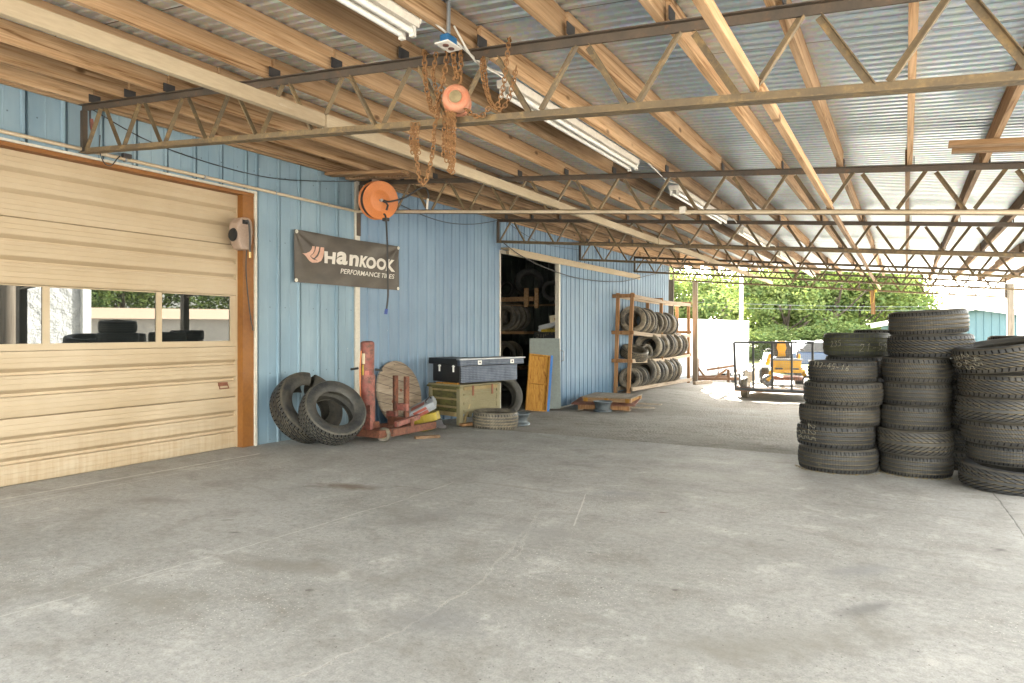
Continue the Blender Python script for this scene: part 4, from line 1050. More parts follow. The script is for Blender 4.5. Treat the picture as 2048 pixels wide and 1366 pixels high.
for px, y0, y1 in ((895, 222, 320), (899, 224, 318), (902, 224, 340), (906, 222, 342), (909, 224, 336), (889, 228, 316)):
    chain(ch, [hp(px, y0, -.03), hp(px - 1, (y0 + y1) / 2, -.035), hp(px - 2, y1, -.03)])
    ch.build('hand_chain', M['rust_chain'], ho, smooth=60); ch = MB()
chain(ch, [hp(899, 342, -.03), hp(903, 345, -.03), hp(907, 342, -.03)])
ch.build('hand_chain', M['rust_chain'], ho, smooth=60); ch = MB()
for px, y1 in ((822, 310), (829, 318), (835, 305)):
    chain(ch, [hp(px + 2, 250, .0), hp(px, (250 + y1) / 2), hp(px + 3, y1)], .03, .0095, .003)
    ch.build('hand_chain', M['rust_chain'], ho, smooth=60); ch = MB()
# outlet box above it
p = W(897, 92, y=TY[0] - .32); ob = thing('outlet_box', 'blue electrical box with a white twin outlet plate, above the chain hoist', 'outlet', p)
zc = p.z
MB().box(p.x - .026, p.x + .026, p.y - .042, p.y + .042, zc + .004, zc + .05).build('box', M['blue_box'], ob, bevel=.004)
pl = MB().box(p.x - .043, p.x + .043, p.y - .065, p.y + .065, zc - .004, zc + .003).build('cover_plate', M['white_plastic'], ob, bevel=.002)
for dy_ in (-.025, .025): MB().lathe([(.001, 0), (.0165, 0), (.0165, .005), (.001, .005)], 16, Matrix.Translation((p.x, p.y + dy_, zc - .0085))).build('socket', M['socket_dark'], pl)
mb = MB(); mb.cyl((p.x, p.y, zc + .051), (p.x, p.y, chord_top(p.x) + .14), .011, 10); mb.build('conduit', M['steel'], ob)
pts = [(p.x, p.y + .05, chord_top(p.x) + .03), (p.x - .02, 3.2, chord_top(p.x) - .07), (-2.12, 3.5, chord_top(-2.1) - .04), (LX + .02, 3.76, chord_top(LX) - .02)]
tag(MB().tube(sub(pts, 5), .006, 6).build('lamp_flex', M['white_plastic'], None, smooth=60), 'white flex from the outlet box to the lamp past the hoist', 'flex')

# ------------------------------------------------------------------ air line, hose reels, cables
pp = MB(); y_ = TY[1] - .055
zp = 2.795
pp.tube([(XW + .055, .2, zp + .02), (XW + .055, 3.0, zp + .012), (XW + .055, TY[1] - .09, zp - .01), (XW + .075, TY[1] - .06, zp - .012), (XW + .10, y_, zp - .014), (2.2, y_, chord_top(2.2) - .40)], .0165, 10)
al = thing('air_line', 'tan air pipe running along the wall and turning out along a truss', 'pipe', (XW + .055, .2, zp))
pp.build('pipe', M['pipe'], al, smooth=60)
for px in (1375, 1355):
    p = W(px, 424, y=y_); MB().cyl((p.x - .03, y_, p.z - .002), (p.x + .03, y_, p.z - .004), .022, 12).build('coupling', M['pipe'], al, smooth=40)
p = W(1366, 421, y=y_); MB().box(p.x - .03, p.x + .03, y_ - .028, y_ + .028, p.z - .03, p.z + .035).build('union', M['lamp_white'], al, bevel=.004)
p = W(854, 410, y=y_); MB().cyl((p.x, y_, p.z - .05), (p.x + .012, y_, p.z + .075), .014, 10).build('riser', M['lamp_white'], al, smooth=40)
for yy in (2.2, 3.6, 4.4, 5.3, 6.1):
    MB().box(XW + .03, XW + .072, yy - .008, yy + .008, zp - .018, zp + .022).build('pipe_clip', M['steel'], al)
# orange hose reel hung from a board by the second truss
rc = W(757, 401, y=TY[1] - .30)
hr = thing('hose_reel', 'big orange hose reel hanging under a board near the banner, its hose dangling', 'hose reel', rc)
nd = Vector((.90, -.40, -.12)).normalized()
q = Matrix.Translation(rc) @ nd.to_track_quat('Z', 'Y').to_matrix().to_4x4()
RR = .228
MB().lathe([(.001, .058), (.10, .058), (.112, .050), (.135, .050), (.145, .056), (RR - .012, .066), (RR, .070), (RR + .004, .063), (RR - .02, .052), (.001, .046)], 56, q).build('reel_disc', M['reel_orange'], hr, smooth=40)
MB().lathe([(.001, -.066), (RR - .02, -.066), (RR, -.078), (RR + .004, -.07), (RR - .012, -.058), (.001, -.052)], 56, q).build('reel_disc', M['reel_orange'], hr, smooth=40)
wd = MB()
for j in range(3):
    rr_ = RR - .06 + j * .019
    for k in range(5):
        wd.tube([q @ Vector((rr_ * math.cos(t), rr_ * math.sin(t), -.042 + k * .0205)) for t in [2 * math.pi * i / 32 for i in range(32)]], .0105, 6, closed=True)
wd.build('wound_hose', M['hose'], hr, smooth=60)
MB().cyl(q @ Vector((0, 0, -.085)), q @ Vector((0, 0, .095)), .018, 12).build('axle', M['steel'], hr, smooth=40)
hd = MB(); hd.tube([q @ Vector((0, 0, .07)), q @ Vector((.06, -.02, .085)), q @ Vector((.085, -.05, .09)), q @ Vector((.07, -.11, .09))], .013, 8); hd.build('swivel', M['bracket'], hr, smooth=60)
bk = MB(); bk.beam(q @ Vector((0, 0, -.09)), q @ Vector((0, 0, -.09)) + Vector((0, 0, RR + .03)), .09, .008, nd)
bk.build('hanger_bracket', M['pinkish'], hr)
g0 = W(772, 439, y=TY[1] - .36)
MB().box(g0.x - .035, g0.x + .03, g0.y - .03, g0.y + .03, g0.z - .02, g0.z + .02).build('roller_guide', M['bracket'], hr, bevel=.006)
hose = sub([W(768, 428, y=TY[1] - .34), g0, W(775, 500, y=TY[1] - .36), W(775, 545, y=TY[1] - .36), W(776, 590, y=TY[1] - .36), W(773, 618, y=TY[1] - .36)], 8)
ds = MB().tube(hose, .0115, 8).build('dangling_hose', M['hose'], hr, smooth=60)
e = hose[-1]; tip = MB(); tip.cyl(e + Vector((0, 0, .002)), e + Vector((-.012, 0, -.06)), .019, 12); tip.build('coupler', M['blue_tip'], ds, smooth=40)
feed = sub([q @ Vector((.03, 0, .09)), W(780, 403, y=TY[1] - .34), W(810, 395, y=TY[1] - .25), W(835, 379, y=TY[1] - .15), W(851, 376, y=TY[1] - .08), W(857, 390, y=y_), W(855, 402, y=y_)], 8)
MB().tube(feed, .011, 8).build('feed_hose', M['hose'], hr, smooth=60)
ct_ = lambda x_: chord_top(x_) - .021
tag(MB().beam((-6.12, 6.12, ct_(-6.12)), (-4.95, 6.14, ct_(-4.95)), .14, .036).build('reel_board', M['lumber_x'], None, bevel=.002), 'short pine plank under the purlins carrying the orange hose reel', 'plank')
tag(MB().beam((-6.05, 6.38, ct_(-6.05)), (-5.05, 6.34, ct_(-5.05)), .09, .036).build('reel_board', M['lumber_old'], None, bevel=.002), 'thin dark plank beside the one carrying the orange hose reel', 'plank')
# plastic hose reel on the jamb
pc = W(484, 468, x=XW + .09); wr = thing('wall_hose_reel', 'dusty pinkish plastic hose reel box on the brown door jamb', 'hose reel', pc)
prof = [(-.105, .10), (-.06, .165), (.045, .17), (.075, .13), (.085, .02), (.07, -.11), (.04, -.17), (-.05, -.17), (-.095, -.09), (-.115, 0)]
Mx = Matrix.Translation(pc) @ Matrix.Rotation(R(90), 4, 'Z') @ Matrix.Rotation(R(90), 4, 'X')
MB().prism([(p_[0], p_[1]) for p_ in prof], -.075, .075, Matrix.Translation(pc) @ Matrix(((0, 0, 1, 0), (1, 0, 0, 0), (0, 1, 0, 0), (0, 0, 0, 1)))).build('case', M['pinkish'], wr, bevel=.02)
MB().lathe([(.001, 0), (.07, 0), (.06, .012), (.001, .012)], 24, Matrix.Translation((pc.x - .0, pc.y - .112, pc.z - .02)) @ Matrix.Rotation(R(90), 4, 'X')).build('side_hub', M['dark_hole'], wr)
MB().box(pc.x + .0755, pc.x + .079, pc.y - .055, pc.y + .01, pc.z + .095, pc.z + .14).build('hose_slot', M['dark_hole'], wr)
hs = MB(); hs.tube(sub([(pc.x + .06, pc.y - .02, pc.z + .12), (pc.x + .10, pc.y - .005, pc.z + .13), (pc.x + .112, pc.y + .005, pc.z + .05), (pc.x + .112, pc.y + .01, pc.z - .1), (pc.x + .11, pc.y + .012, pc.z - .20)], 6), .010, 8)
hs.build('hose', M['cable'], wr, smooth=60)
MB().cyl((pc.x + .11, pc.y + .012, pc.z - .195), (pc.x + .11, pc.y + .013, pc.z - .255), .012, 10).build('nozzle', M['brass'], wr, smooth=40)
tl = MB(); tl.tube(sub([(pc.x, pc.y + .06, pc.z - .13), (XW + .03, pc.y + .10, pc.z - .4), (XW + .03, pc.y + .145, pc.z - .8), (XW + .03, pc.y + .19, pc.z - 1.02)], 8), .006, 6)
tag(tl.build('tail_hose', M['cable'], wr, smooth=60))
# thin cables sagging along the wall
def cab(name, pts, r_, lab): return tag(MB().tube(sub(pts, 10), r_, 6).build(name, M['cable'], None, smooth=60), lab, 'cable')
cab('wall_cable', [W(178, 215, x=XW + .05), W(300, 283, x=XW + .05), W(440, 332, x=XW + .05), W(560, 358, x=XW + .05), W(690, 363, x=XW + .05), W(712, 362, x=XW + .05)], .005, 'thin black cable sagging along the pale wall below the roof')
cab('wall_cable', [W(792, 405, x=XW + .06), W(850, 432, x=XW + .06), W(900, 446, x=XW + .06), W(950, 448, x=XW + .06), W(1000, 440, x=XW + .06), W(1010, 437, x=XW + .06)], .006, 'thin black cable sagging along the mid blue wall')
cab('doorway_cable', [W(1005, 484, x=XW + .24), W(1040, 510, x=XW + .26), W(1090, 535, x=XW + .26), W(1160, 557, x=XW + .28), W(1240, 563, x=XW + .28), W(1300, 550, x=XW + .24), W(1370, 535, x=XW + .1)], .009, 'pale cable drooping across the top of the dark doorway')
cab('wall_cable', [W(1012, 442, x=XW + .05), W(1045, 466, x=XW + .05), W(1090, 488, x=XW + .05), W(1160, 500, x=XW + .05)], .004, 'thin black cable on the wall above the doorway')
jb = MB(); p = W(245, 312, x=XW + .05)
jb.tube(sub([W(180, 218, x=XW + .1), W(181, 250, x=XW + .09), W(186, 272, x=XW + .1)], 6), .008, 6); jb.tube(sub([W(200, 270, x=XW + .1), W(199, 300, x=XW + .08), W(208, 325, x=XW + .08), W(222, 331, x=XW + .07), W(234, 318, x=XW + .07), W(240, 312, x=XW + .07)], 6), .005, 6)
jbt = thing('loose_wiring', 'loose dark wires hanging by the wall end of the nearest truss', 'wiring', p)
jb.build('wire', M['cable'], jbt, smooth=60); MB().box(p.x + .01, p.x + .05, p.y - .02, p.y + .06, p.z - .02, p.z + .02).build('switch', M['bracket'], jbt, bevel=.004)
MB().cyl(W(183, 238, x=XW + .1), W(185, 262, x=XW + .1), .014, 8).build('plug', M['jack_red'], jbt)

# ------------------------------------------------------------------ red air lift jack
jk = thing('lifting_jack', 'rusty red wheeled cylinder jack with two upright posts by the wall', 'jack', (-5.44, 6.06, 0))
jx, jy = -5.44, 6.06
MB().lathe([(.001, 1.135), (.05, 1.132), (.078, 1.118), (.080, 1.10), (.078, .72), (.001, .72)], 32, Matrix.Translation((jx, jy, 0))).build('upper_cylinder', M['jack_red'], jk, smooth=40)
MB().lathe([(.082, .74), (.089, .72), (.089, .12), (.001, .12)], 32, Matrix.Translation((jx, jy, 0))).build('lower_cylinder', M['jack_red'], jk, smooth=40)
hb = MB(); hb.tube([(jx - .20, jy - .06, .80), (jx - .10, jy - .05, .815)], .014, 8); hb.tube([(jx + .07, jy + .05, .80), (jx + .15, jy + .09, .79)], .014, 8); hb.build('handle_bar', M['black_rubber'], jk, smooth=40)
fr = lambda d: Vector((jx, jy, 0)) + Vector((SN, -CS, 0)) * .082 + RT * d
def plate(d, w, z0, z1, mat, name):
    mb = MB(); out = []
    for k in range(5):
        th = -math.pi / 2 + TH + (d + (k / 4 - .5) * w) / .083
        for zz in (z0, z1): out.append((jx + .0815 * math.cos(th), jy + .0815 * math.sin(th), zz))
    mb.add(out, [(2 * k, 2 * k + 2, 2 * k + 3, 2 * k + 1) for k in range(4)]); return mb.build(name, M[mat], jk)
plate(-.035, .045, .87, .99, 'cream_label', 'cream_label'); plate(-.042, .028, .72, .86, 'yellow_label', 'yellow_label'); plate(.012, .05, .72, .79, 'red_label', 'red_label')
MB().tube(sub([fr(-.055) + Vector((0, 0, 1.02)), fr(-.062) + Vector((SN * .03, -CS * .03, .8)), fr(-.058) + Vector((SN * .03, -CS * .03, .5)), fr(-.06) + Vector((0, 0, .36))], 6), .008, 8).build('air_hose', M['reel_orange'], jk, smooth=60)
bs = MB(); bs.box(jx - .16, jx + .30, jy - .13, jy + .12, .035, .12); bs.box(jx - .12, jx + .10, jy - .05, jy + .10, .121, .19); bs.build('base', M['jack_rust'], jk, bevel=.006)
gp = MB(); gp.beam((jx + .10, jy - .08, .10), (jx + .10, jy - .08, .40), .07, .05, (0, 1, 0)); gp.beam((jx - .07, jy - .115, .10), (jx - .06, jy - .10, .44), .022, .012, (0, 1, 0)); gp.beam((jx + .03, jy - .115, .10), (jx - .05, jy - .10, .30), .02, .012, (0, 1, 0)); gp.build('gusset', M['jack_red'], jk, bevel=.004)
lg = MB(); lg.beam((jx + .34, jy + .02, .085), (jx + .24, jy + .98, .055), .06, .085); lg.build('leg', M['jack_rust'], jk, bevel=.005)
lg = MB(); lg.beam((jx - .12, jy + .06, .085), (jx - .08, jy + 1.0, .055), .06, .085); lg.build('leg', M['jack_rust'], jk, bevel=.005)
MB().beam((jx - .10, jy + .50, .15), (jx + .32, jy + .44, .15), .05, .10).build('cross_beam', M['jack_rust'], jk, bevel=.005)
MB().beam((jx + .29, jy + .16, .16), (jx + .27, jy + .62, .20), .05, .06).build('lift_arm', M['jack_red'], jk, bevel=.005)
for px, x_, dy_ in ((791, -5.47, 0), (813, -5.25, 0)):
    p = W(px, 800, x=x_)
    MB().beam((p.x, p.y, .12), (p.x, p.y, .70), .062, .05, (.5, 1, 0)).build('upright_post', M['jack_rust'], jk, bevel=.004)
    MB().beam((p.x - .10, p.y - .035, .33 if px > 800 else .22), (p.x + .05, p.y - .04, .33 if px > 800 else .22), .045, .085).build('post_clamp', M['jack_red'], jk, bevel=.004)
wc = W(768, 866, z=.08); wq = Matrix.Translation((wc.x, wc.y, .078 + slab_z(wc.y))) @ Vector((.42, -.9, 0)).to_track_quat('Z', 'Y').to_matrix().to_4x4()
wl = MB().lathe([(.04, -.03), (.07, -.034), (.080, -.024), (.082, 0), (.080, .024), (.07, .034), (.045, .03), (.04, .02)], 32, wq).build('wheel', M['t_dust_and_fill'], jk, smooth=50)
MB().lathe([(.001, .034), (.014, .034), (.018, .022), (.038, .018), (.043, .026), (.047, .02), (.047, -.02), (.001, -.02)], 24, wq).build('hub', M['crate_slat'], wl, smooth=40)
wq2 = Matrix.Translation((jx - .21, jy - .02, .078)) @ Vector((.9, -.3, 0)).to_track_quat('Z', 'Y').to_matrix().to_4x4()
MB().lathe([(.001, -.034), (.07, -.034), (.080, -.024), (.082, 0), (.080, .024), (.07, .034), (.001, .03)], 24, wq2).build('wheel', M['t_dust_and_fill'], jk, smooth=50)
ef = MB(); ep = Vector((jx + .235, jy + 1.03, 0)); ef.beam(ep + Vector((-.03, -.02, .05)), ep + Vector((.06, .05, .09)), .07, .08); ef.beam(ep + Vector((.0, .02, .03)), ep + Vector((.08, .10, .02)), .05, .05); ef.build('caster', M['bracket'], jk, bevel=.006)
tag(MB().beam((-5.02, 6.42, .016 + slab_z(6.4)), (-4.86, 6.68, .016 + slab_z(6.6)), .06, .03).build('wood_scrap', M['lumber_old']), 'scrap of wood on the floor beside the jack leg', 'wood scrap')

# wooden cable drum end
dc = Vector((XW + .16, 7.33, .395)); dn = Vector((math.cos(R(13)), 0, math.sin(R(13)))).normalized()
q = Matrix.Translation(dc) @ dn.to_track_quat('Z', 'Y').to_matrix().to_4x4()
g = G('drum_planks'); v = g.obj(); x, y, z = g.sep(v)
t_ = g.math('MULTIPLY', g.math('MULTIPLY_ADD', y, .28, z), 1 / .125); pid = g.math('FLOOR', t_)
gr = g.noise(g.map(v, (8, 1.2, 11), (.27, 0, 0)), 2.2, 6, .65)
col = g.ramp(gr, (.3, (.20, .15, .105)), (.55, (.36, .285, .21)), (.75, (.44, .36, .275)))
wn_ = g.n('TexWhiteNoise', {'W': pid}, noise_dimensions='1D').outputs['Value']
col = g.mix(.35, col, g.ramp(wn_, (0, .5), (1, 1.0)), 'MULTIPLY')
fr_ = g.math('FRACT', t_); col = g.mix(g.math('LESS_THAN', fr_, .045), col, (.03, .02, .015))
nl = g.vor(g.map(v, (1, 1.6, 1)), 9); col = g.mix(g.ramp(nl, (.07, 1.0), (.11, 0.0)), col, (.09, .055, .035))
g.bump(fr_, .2, .01); M['drum'] = g.set(Base_Color=col, Roughness=.8)
dr = thing('cable_drum_end', 'round grey plank end of a wooden cable drum leaning on the blue wall', 'cable drum', dc)
MB().lathe([(.001, .018), (.447, .018), (.452, .012), (.452, -.018), (.001, -.018)], 64, q).build('disc', M['drum'], dr, smooth=40)
for a, b in ((.02, .04), (-.19, -.10), (.12, -.21)): MB().lathe([(.001, .024), (.02, .024), (.022, .0185)], 12, q @ Matrix.Translation((a, b, 0))).build('bolt', M['hinge_rust'], dr)

# grey tool case on a yellow case
ca = W(845, 828, y=7.12); base = Vector((ca.x, 7.08, slab_z(7.1)))
def rot_frame(c, yaw, pitch=0, roll=0): return Matrix.Translation(c) @ Matrix.Rotation(yaw, 4, 'Z') @ Matrix.Rotation(pitch, 4, 'Y') @ Matrix.Rotation(roll, 4, 'X')
yw = R(26); 
Y = thing('yellow_case', 'yellow ribbed plastic case under the grey one by the jack', 'tool case', base)
fm = rot_frame(base + Vector((.02, .05, .165)), yw, R(-14))
MB().box(-.19, .19, -.11, .11, -.065, .045, fm).build('case_body', M['yellow_plastic'], Y, bevel=.012)
for k in range(5): MB().box(-.17 + k * .08, -.145 + k * .08, -.118, -.1095, -.06, .035, fm).build('rib', M['yellow_plastic'], Y)
mb = MB(); mb.box(-.12, .12, -.09, .09, -.165, -.066, fm); mb.build('crate_base', M['yellow_plastic'], Y, bevel=.01)
Gc = thing('grey_case', 'grey plastic tool case with a red label, tipped on the yellow case', 'tool case', base)
fm = rot_frame(base + Vector((.0, .02, .285)), yw, R(-27), R(18))
MB().box(-.20, .20, -.12, .12, -.055, .055, fm).build('case_body', M['grey_case'], Gc, bevel=.022)
MB().box(-.205, .205, -.125, .125, -.006, .004, fm).build('seam_lip', M['grey_case'], Gc, bevel=.002)
MB().box(-.10, .09, -.1225, -.1202, -.05, .038, fm).build('label', M['red_label'], Gc)
MB().box(-.12, .07, -.07, .03, .0555, .0575, fm).build('label', M['red_label'], Gc)
hm = MB(); hm.tube([fm @ Vector(p_) for p_ in ((.10, -.04, .055), (.11, -.05, .085), (.16, .03, .085), (.17, .04, .055))], .009, 6); hm.build('latch', M['bracket'], Gc, smooth=60)

# ------------------------------------------------------------------ green crate on legs with the tool boxes on it
ang = R(-13)                     # turned towards the viewer
cc = W(929, 853, z=slab_z(7.6)) + Vector((-.09, .02, 0)); CF = Matrix.Translation((cc.x, cc.y, slab_z(7.6))) @ Matrix.Rotation(ang, 4, 'Z')
# local frame: x away from the corner is negative (towards the wall), y positive (away)
LX_, LY_ = .66, .80
cr = thing('wooden_crate', 'mossy green plank crate on legs under the tool boxes', 'crate', CF.translation)
for a, b in ((0, 0), (-LX_ + .07, 0), (0, LY_ - .07), (-LX_ + .07, LY_ - .07)):
    MB().box(a - .07, a, b, b + .07, 0, .545 if (a, b) == (0, 0) else .53, CF).build('leg', M['pale_crate'], cr, bevel=.004)
def face(z0, z1, mat, name='side_panel'):
    pass
MB().box(-LX_ + .075, -.072, .012, .034, .165, .50, CF).build('side_panel', M['green_shade_crate'], cr)
for z0 in (.245, .355, .475): MB().box(-LX_ + .075, -.072, -.008, .011, z0 - .013, z0 + .013, CF).build('slat', M['crate_slat'], cr, bevel=.002)
MB().box(-LX_ + .075, -.072, -.012, .011, .12, .175, CF).build('rail', M['crate_slat'], cr, bevel=.003)
MB().box(-LX_ - .02, -.0, -.014, .03, .505, .535, CF).build('rail', M['green_shade_crate'], cr, bevel=.003)
MB().box(-.034, -.012, .072, LY_ - .072, .15, .51, CF).build('side_panel', M['pale_crate'], cr)
for z0 in (.20, .30, .42): MB().box(-.0115, .008, .072, LY_ - .072, z0 - .016, z0 + .016, CF).build('slat', M['pale_crate'], cr, bevel=.002)
MB().box(-.0115, .012, .072, LY_ - .072, .48, .53, CF).build('rail', M['crate_slat'], cr, bevel=.003)
MB().box(-LX_, -.072, LY_ - .03, LY_, .16, .52, CF).build('side_panel', M['green_shade_crate'], cr); MB().box(-LX_, -LX_ + .02, .07, LY_ - .07, .16, .52, CF).build('side_panel', M['green_shade_crate'], cr)
MB().box(-LX_ - .01, .01, .0, LY_, .5355, .557, CF).build('lid', M['pale_crate'], cr, bevel=.003)
for yy in (.22, .60):
    MB().box(.0125, .018, yy, yy + .035, .40, .54, CF).build('hinge', M['hinge_rust'], cr, bevel=.002)
MB().beam(CF @ Vector((-.03, .09, .01)), CF @ Vector((-.03, .22, .32)), .04, .03).build('brace', M['crate_slat'], cr, bevel=.002)
tag(MB().beam(CF @ Vector((.06, -.04, .022)), CF @ Vector((.14, .40, .024)), .08, .035).build('wood_block', M['lumber_rack'], None, bevel=.003), 'reddish wooden block on the floor under the crate leg', 'wood block')
tag(MB().beam(CF @ Vector((-.50, .03, .568)), CF @ Vector((-.09, .05, .568)), .05, .020).build('wood_strip', M['plywood'], None), 'orange strip of wood on the crate under the black tool box', 'wood strip')
TB = CF @ Matrix.Translation((-.06, .0, .582)) @ Matrix.Rotation(R(-4), 4, 'Z')
zl = .0; 
bt = thing('black_tool_box', 'black truck tool box end with two silver T handles, spattered white', 'tool box', TB.translation)
MB().box(-.62, -.002, .05, .46, 0, .245, TB).build('box_body', M['gritty_black'], bt, bevel=.006)
MB().box(-.70, -.02 + .018, .03, .48, .2455, .335, TB).build('lid', M['gritty_black'], bt, bevel=.008)
for xx in (-.45, -.13):
    hm = MB(); hm.box(xx - .026, xx + .026, .034, .05 - .001, .215, .232, TB); hm.box(xx - .008, xx + .008, .030, .049, .145, .24, TB); hm.build('t_handle', M['white_metal'], bt)
mt = thing('diamond_tool_box', 'blue-grey diamond plate truck tool box with two bright latches, on the crate', 'tool box', TB.translation)
MB().box(.001, .022, .06, 1.12, 0.0, .225, TB).build('front_panel', M['diamond'], mt)
MB().box(-.40, .0005, .4805, 1.12, 0.0, .225, TB).build('box_body', M['diamond'], mt, bevel=.004)
MB().box(-.0005, .060, .005, 1.22, .2365, .315, TB).build('lid', M['diamond'], mt, bevel=.006); MB().box(-.42, -.001, .481, 1.22, .2365, .33, TB).build('lid', M['diamond'], mt, bevel=.006)
MB().box(-.01, .066, -.005, 1.25, .3155, .338, TB).build('lid_edge', M['steel'], mt, bevel=.004)
for yy in (.36, .98): 
    lm = MB(); lm.box(.0605, .068, yy - .035, yy + .035, .245, .305, TB); lm.build('latch', M['white_metal'], mt, bevel=.006)
    MB().lathe([(.001, .004), (.012, .004), (.014, 0)], 12, TB @ Matrix.Translation((.068, yy, .275)) @ Matrix.Rotation(R(90), 4, 'Y')).build('lock', M['bracket'], mt)

# ------------------------------------------------------------------ in and around the dark doorway
def slab_on(px, bottom_py, zb): p = W(px, bottom_py, z=zb); return p
# leaning boards: frame with local x right, y up, z towards the viewer
def lean_frame(p, face_yaw, lean, roll=0):
    n = Vector((math.cos(face_yaw) * math.cos(lean), math.sin(face_yaw) * math.cos(lean), math.sin(lean)))
    rt = Vector((0, 0, 1)).cross(n).normalized(); up = n.cross(rt)
    m = Matrix((rt, up, n)).transposed().to_4x4()
    return Matrix.Translation(p) @ m @ Matrix.Rotation(roll, 4, 'Z')
vd = math.atan2(-CS, SN)                     # yaw of a face turned to the camera
b0 = W(1071, 820, x=-5.95); b0.z = gz(b0.x, b0.y) + .005
fmx = lean_frame(b0, vd + .25, R(9), R(-7))
pf = thing('plywood_frame', 'orange plywood panel in a timber frame with a blue edge, leaning in the doorway', 'panel', b0)
Wd, Ht = .41, 1.06
MB().box(-Wd / 2, Wd / 2, 0, Ht, -.012, 0, fmx).build('plywood_sheet', M['plywood'], pf)
for a, b, c_, d in ((-Wd / 2, -Wd / 2 + .035, 0, Ht), (Wd / 2 - .03, Wd / 2, 0, Ht), (-Wd / 2 + .036, Wd / 2 - .031, 0, .03), (-Wd / 2 + .036, Wd / 2 - .031, Ht - .03, Ht), (-Wd / 2 + .036, Wd / 2 - .031, .50, .525)):
    MB().box(a, b, c_, d, .0005, .045, fmx).build('frame_rail', M['plywood'], pf, bevel=.002)
MB().box(Wd / 2 + .0005, Wd / 2 + .046, -.005, Ht + .004, -.07, .05, fmx).build('blue_edge', M['blue_paint'], pf)
b1 = W(1092, 818, x=-6.02); b1.z = gz(b1.x, b1.y) + .004; b1 += FW * .22
f2 = lean_frame(b1, vd + .12, R(6))
tag(MB().box(-.30, .31, 0, 1.39, -.01, .01, f2).build('metal_sheet', M['grey_sheet'], None, bevel=.003), 'plain grey sheet leaning upright behind the orange plywood panel', 'sheet')
# shelving inside
sh = thing('storage_shelf', 'dark timber shelving loaded with tires inside the workshop', 'shelf', (-7.6, 13.6, gz(-7, 13)))
gi = gz(-7, 13)
def inbox(name, px0, px1, py0, py1, yy, dep, mat, parent):
    a, b = W(px0, py1, y=yy), W(px1, py0, y=yy)
    return MB().box(a.x, b.x, yy, yy + dep, a.z, b.z).build(name, M[mat], parent)
YI = 13.2
inbox('shelf_rail', 985, 1067, 593, 604, YI, .04, 'lumber', sh)  # bright lumber on rails and uprights makes up for missing light inside
inbox('upright', 1048, 1056, 576, 614, YI - .09, .04, 'lumber', sh); inbox('upright', 1069, 1076, 576, 616, YI - .02, .04, 'lumber', sh); inbox('upright', 1110, 1118, 571, 626, YI + .4, .04, 'lumber', sh)
inbox('shelf_board', 985, 1048, 663, 668, YI - .15, .75, 'lumber_x', sh); inbox('shelf_board', 985, 1040, 734, 738, YI - .15, .75, 'lumber_x', sh); inbox('shelf_board', 985, 1110, 608, 612, YI + .05, .7, 'lumber_old', sh)
inbox('upright', 984, 990, 560, 830, YI - .1, .05, 'lumber_old', sh)
mb = MB(); ribbed(mb, 0, 0, 2.85, 0, 2.2, .22, 'narrow'); mb.v = [Vector((-9.2 + p.y, 15.6 - p.x * 1.0, p.z + .9)) for p in mb.v]
tag(mb.build('inner_wall', M['wall_inside'], bld), 'inner ribbed wall behind the shelving')
GI = 'tires on the shelves inside the dark doorway'
def in_tire(px, py, dpx, yy, w, nrm, mat, lab):
    p = W(px, py, y=yy); d = (-SN * p.x + CS * p.y); tire(p, dpx / 2 * d / F, w, mat, lab, GI, nrm, n=48)
nn = Vector((.42, -.80, .12))
for i, px in enumerate((1004, 1014, 1024, 1033)):  # tires lightened in colour here to make up for missing light inside
    in_tire(px, 634, 58, YI + .15 + .21 * i * .9, .2, (.62, -.78, 0), 't_dust_and_fill', ('first', 'second', 'third', 'fourth')[i] + ' tire from the door edge on the middle shelf in the dark doorway')
for i, px in enumerate((1006, 1020)):
    in_tire(px, 707, 52, YI + .15 + .2 * i, .22, (.62, -.78, .0), 't_dust_and_fill', ('left', 'right')[i] + '-hand tire of the two on the low shelf in the dark doorway')
in_tire(1008, 760, 46, YI + .2, .22, (.62, -.78, .1), 't_dust_and_fill', 'tire on the lowest shelf in the dark doorway')
in_tire(1103, 581, 40, YI + .1, .2, (.35, -.9, .05), 't_dust_and_fill2', 'tire hung high beside the sliding door edge, inside the doorway')
in_tire(1012, 578, 34, YI + .2, .2, (.2, -.95, .1), 't_dust_and_fill2', 'tire on the top shelf by the left edge of the dark doorway')
in_tire(1058, 566, 60, YI + .5, .22, (.5, -.8, .25), 't_dust_and_fill2', 'dark tire leaning on the top shelf in the middle of the dark doorway')
# tub with oddments
tp = W(1088, 664, y=12.45); tb = thing('black_tub', 'black plastic tub with chalked characters in the doorway', 'tub', tp)
MB().box(tp.x - .24, tp.x + .26, tp.y, tp.y + .35, gz(-6, 12.5), tp.z - .0, None).build('tub_body', M['gritty_black'], tb, bevel=.01)
vs, fs = text_mesh('21P', .12, -.004, .1); mb = MB(); mb.add([(tp.x - .19 + p.x * 1.3, tp.y - .004, tp.z - .12 + p.y) for p in vs], fs); mb.build('chalk_writing', M['chalk'], tb)
fm = rot_frame(tp + Vector((.06, .14, .13)), R(10), R(-13))
gcs = thing('tool_case', 'grey plastic tool case on the black tub in the doorway', 'tool case', fm.translation)
MB().box(-.22, .24, -.10, .10, -.05, .05, fm).build('case_body', M['grey_case'], gcs, bevel=.02); MB().box(-.24, -.12, -.09, .09, -.075, -.02, fm).build('case_foot', M['grey_case'], gcs, bevel=.015)
tag(MB().box(tp.x - .08, tp.x + .08, tp.y + .02, tp.y + .14, tp.z + .002, tp.z + .055).build('yellow_carton', M['yellow_plastic'], None, bevel=.004), 'small yellow carton on the black tub in the doorway', 'carton')
st = MB(); rr = random.Random(5)
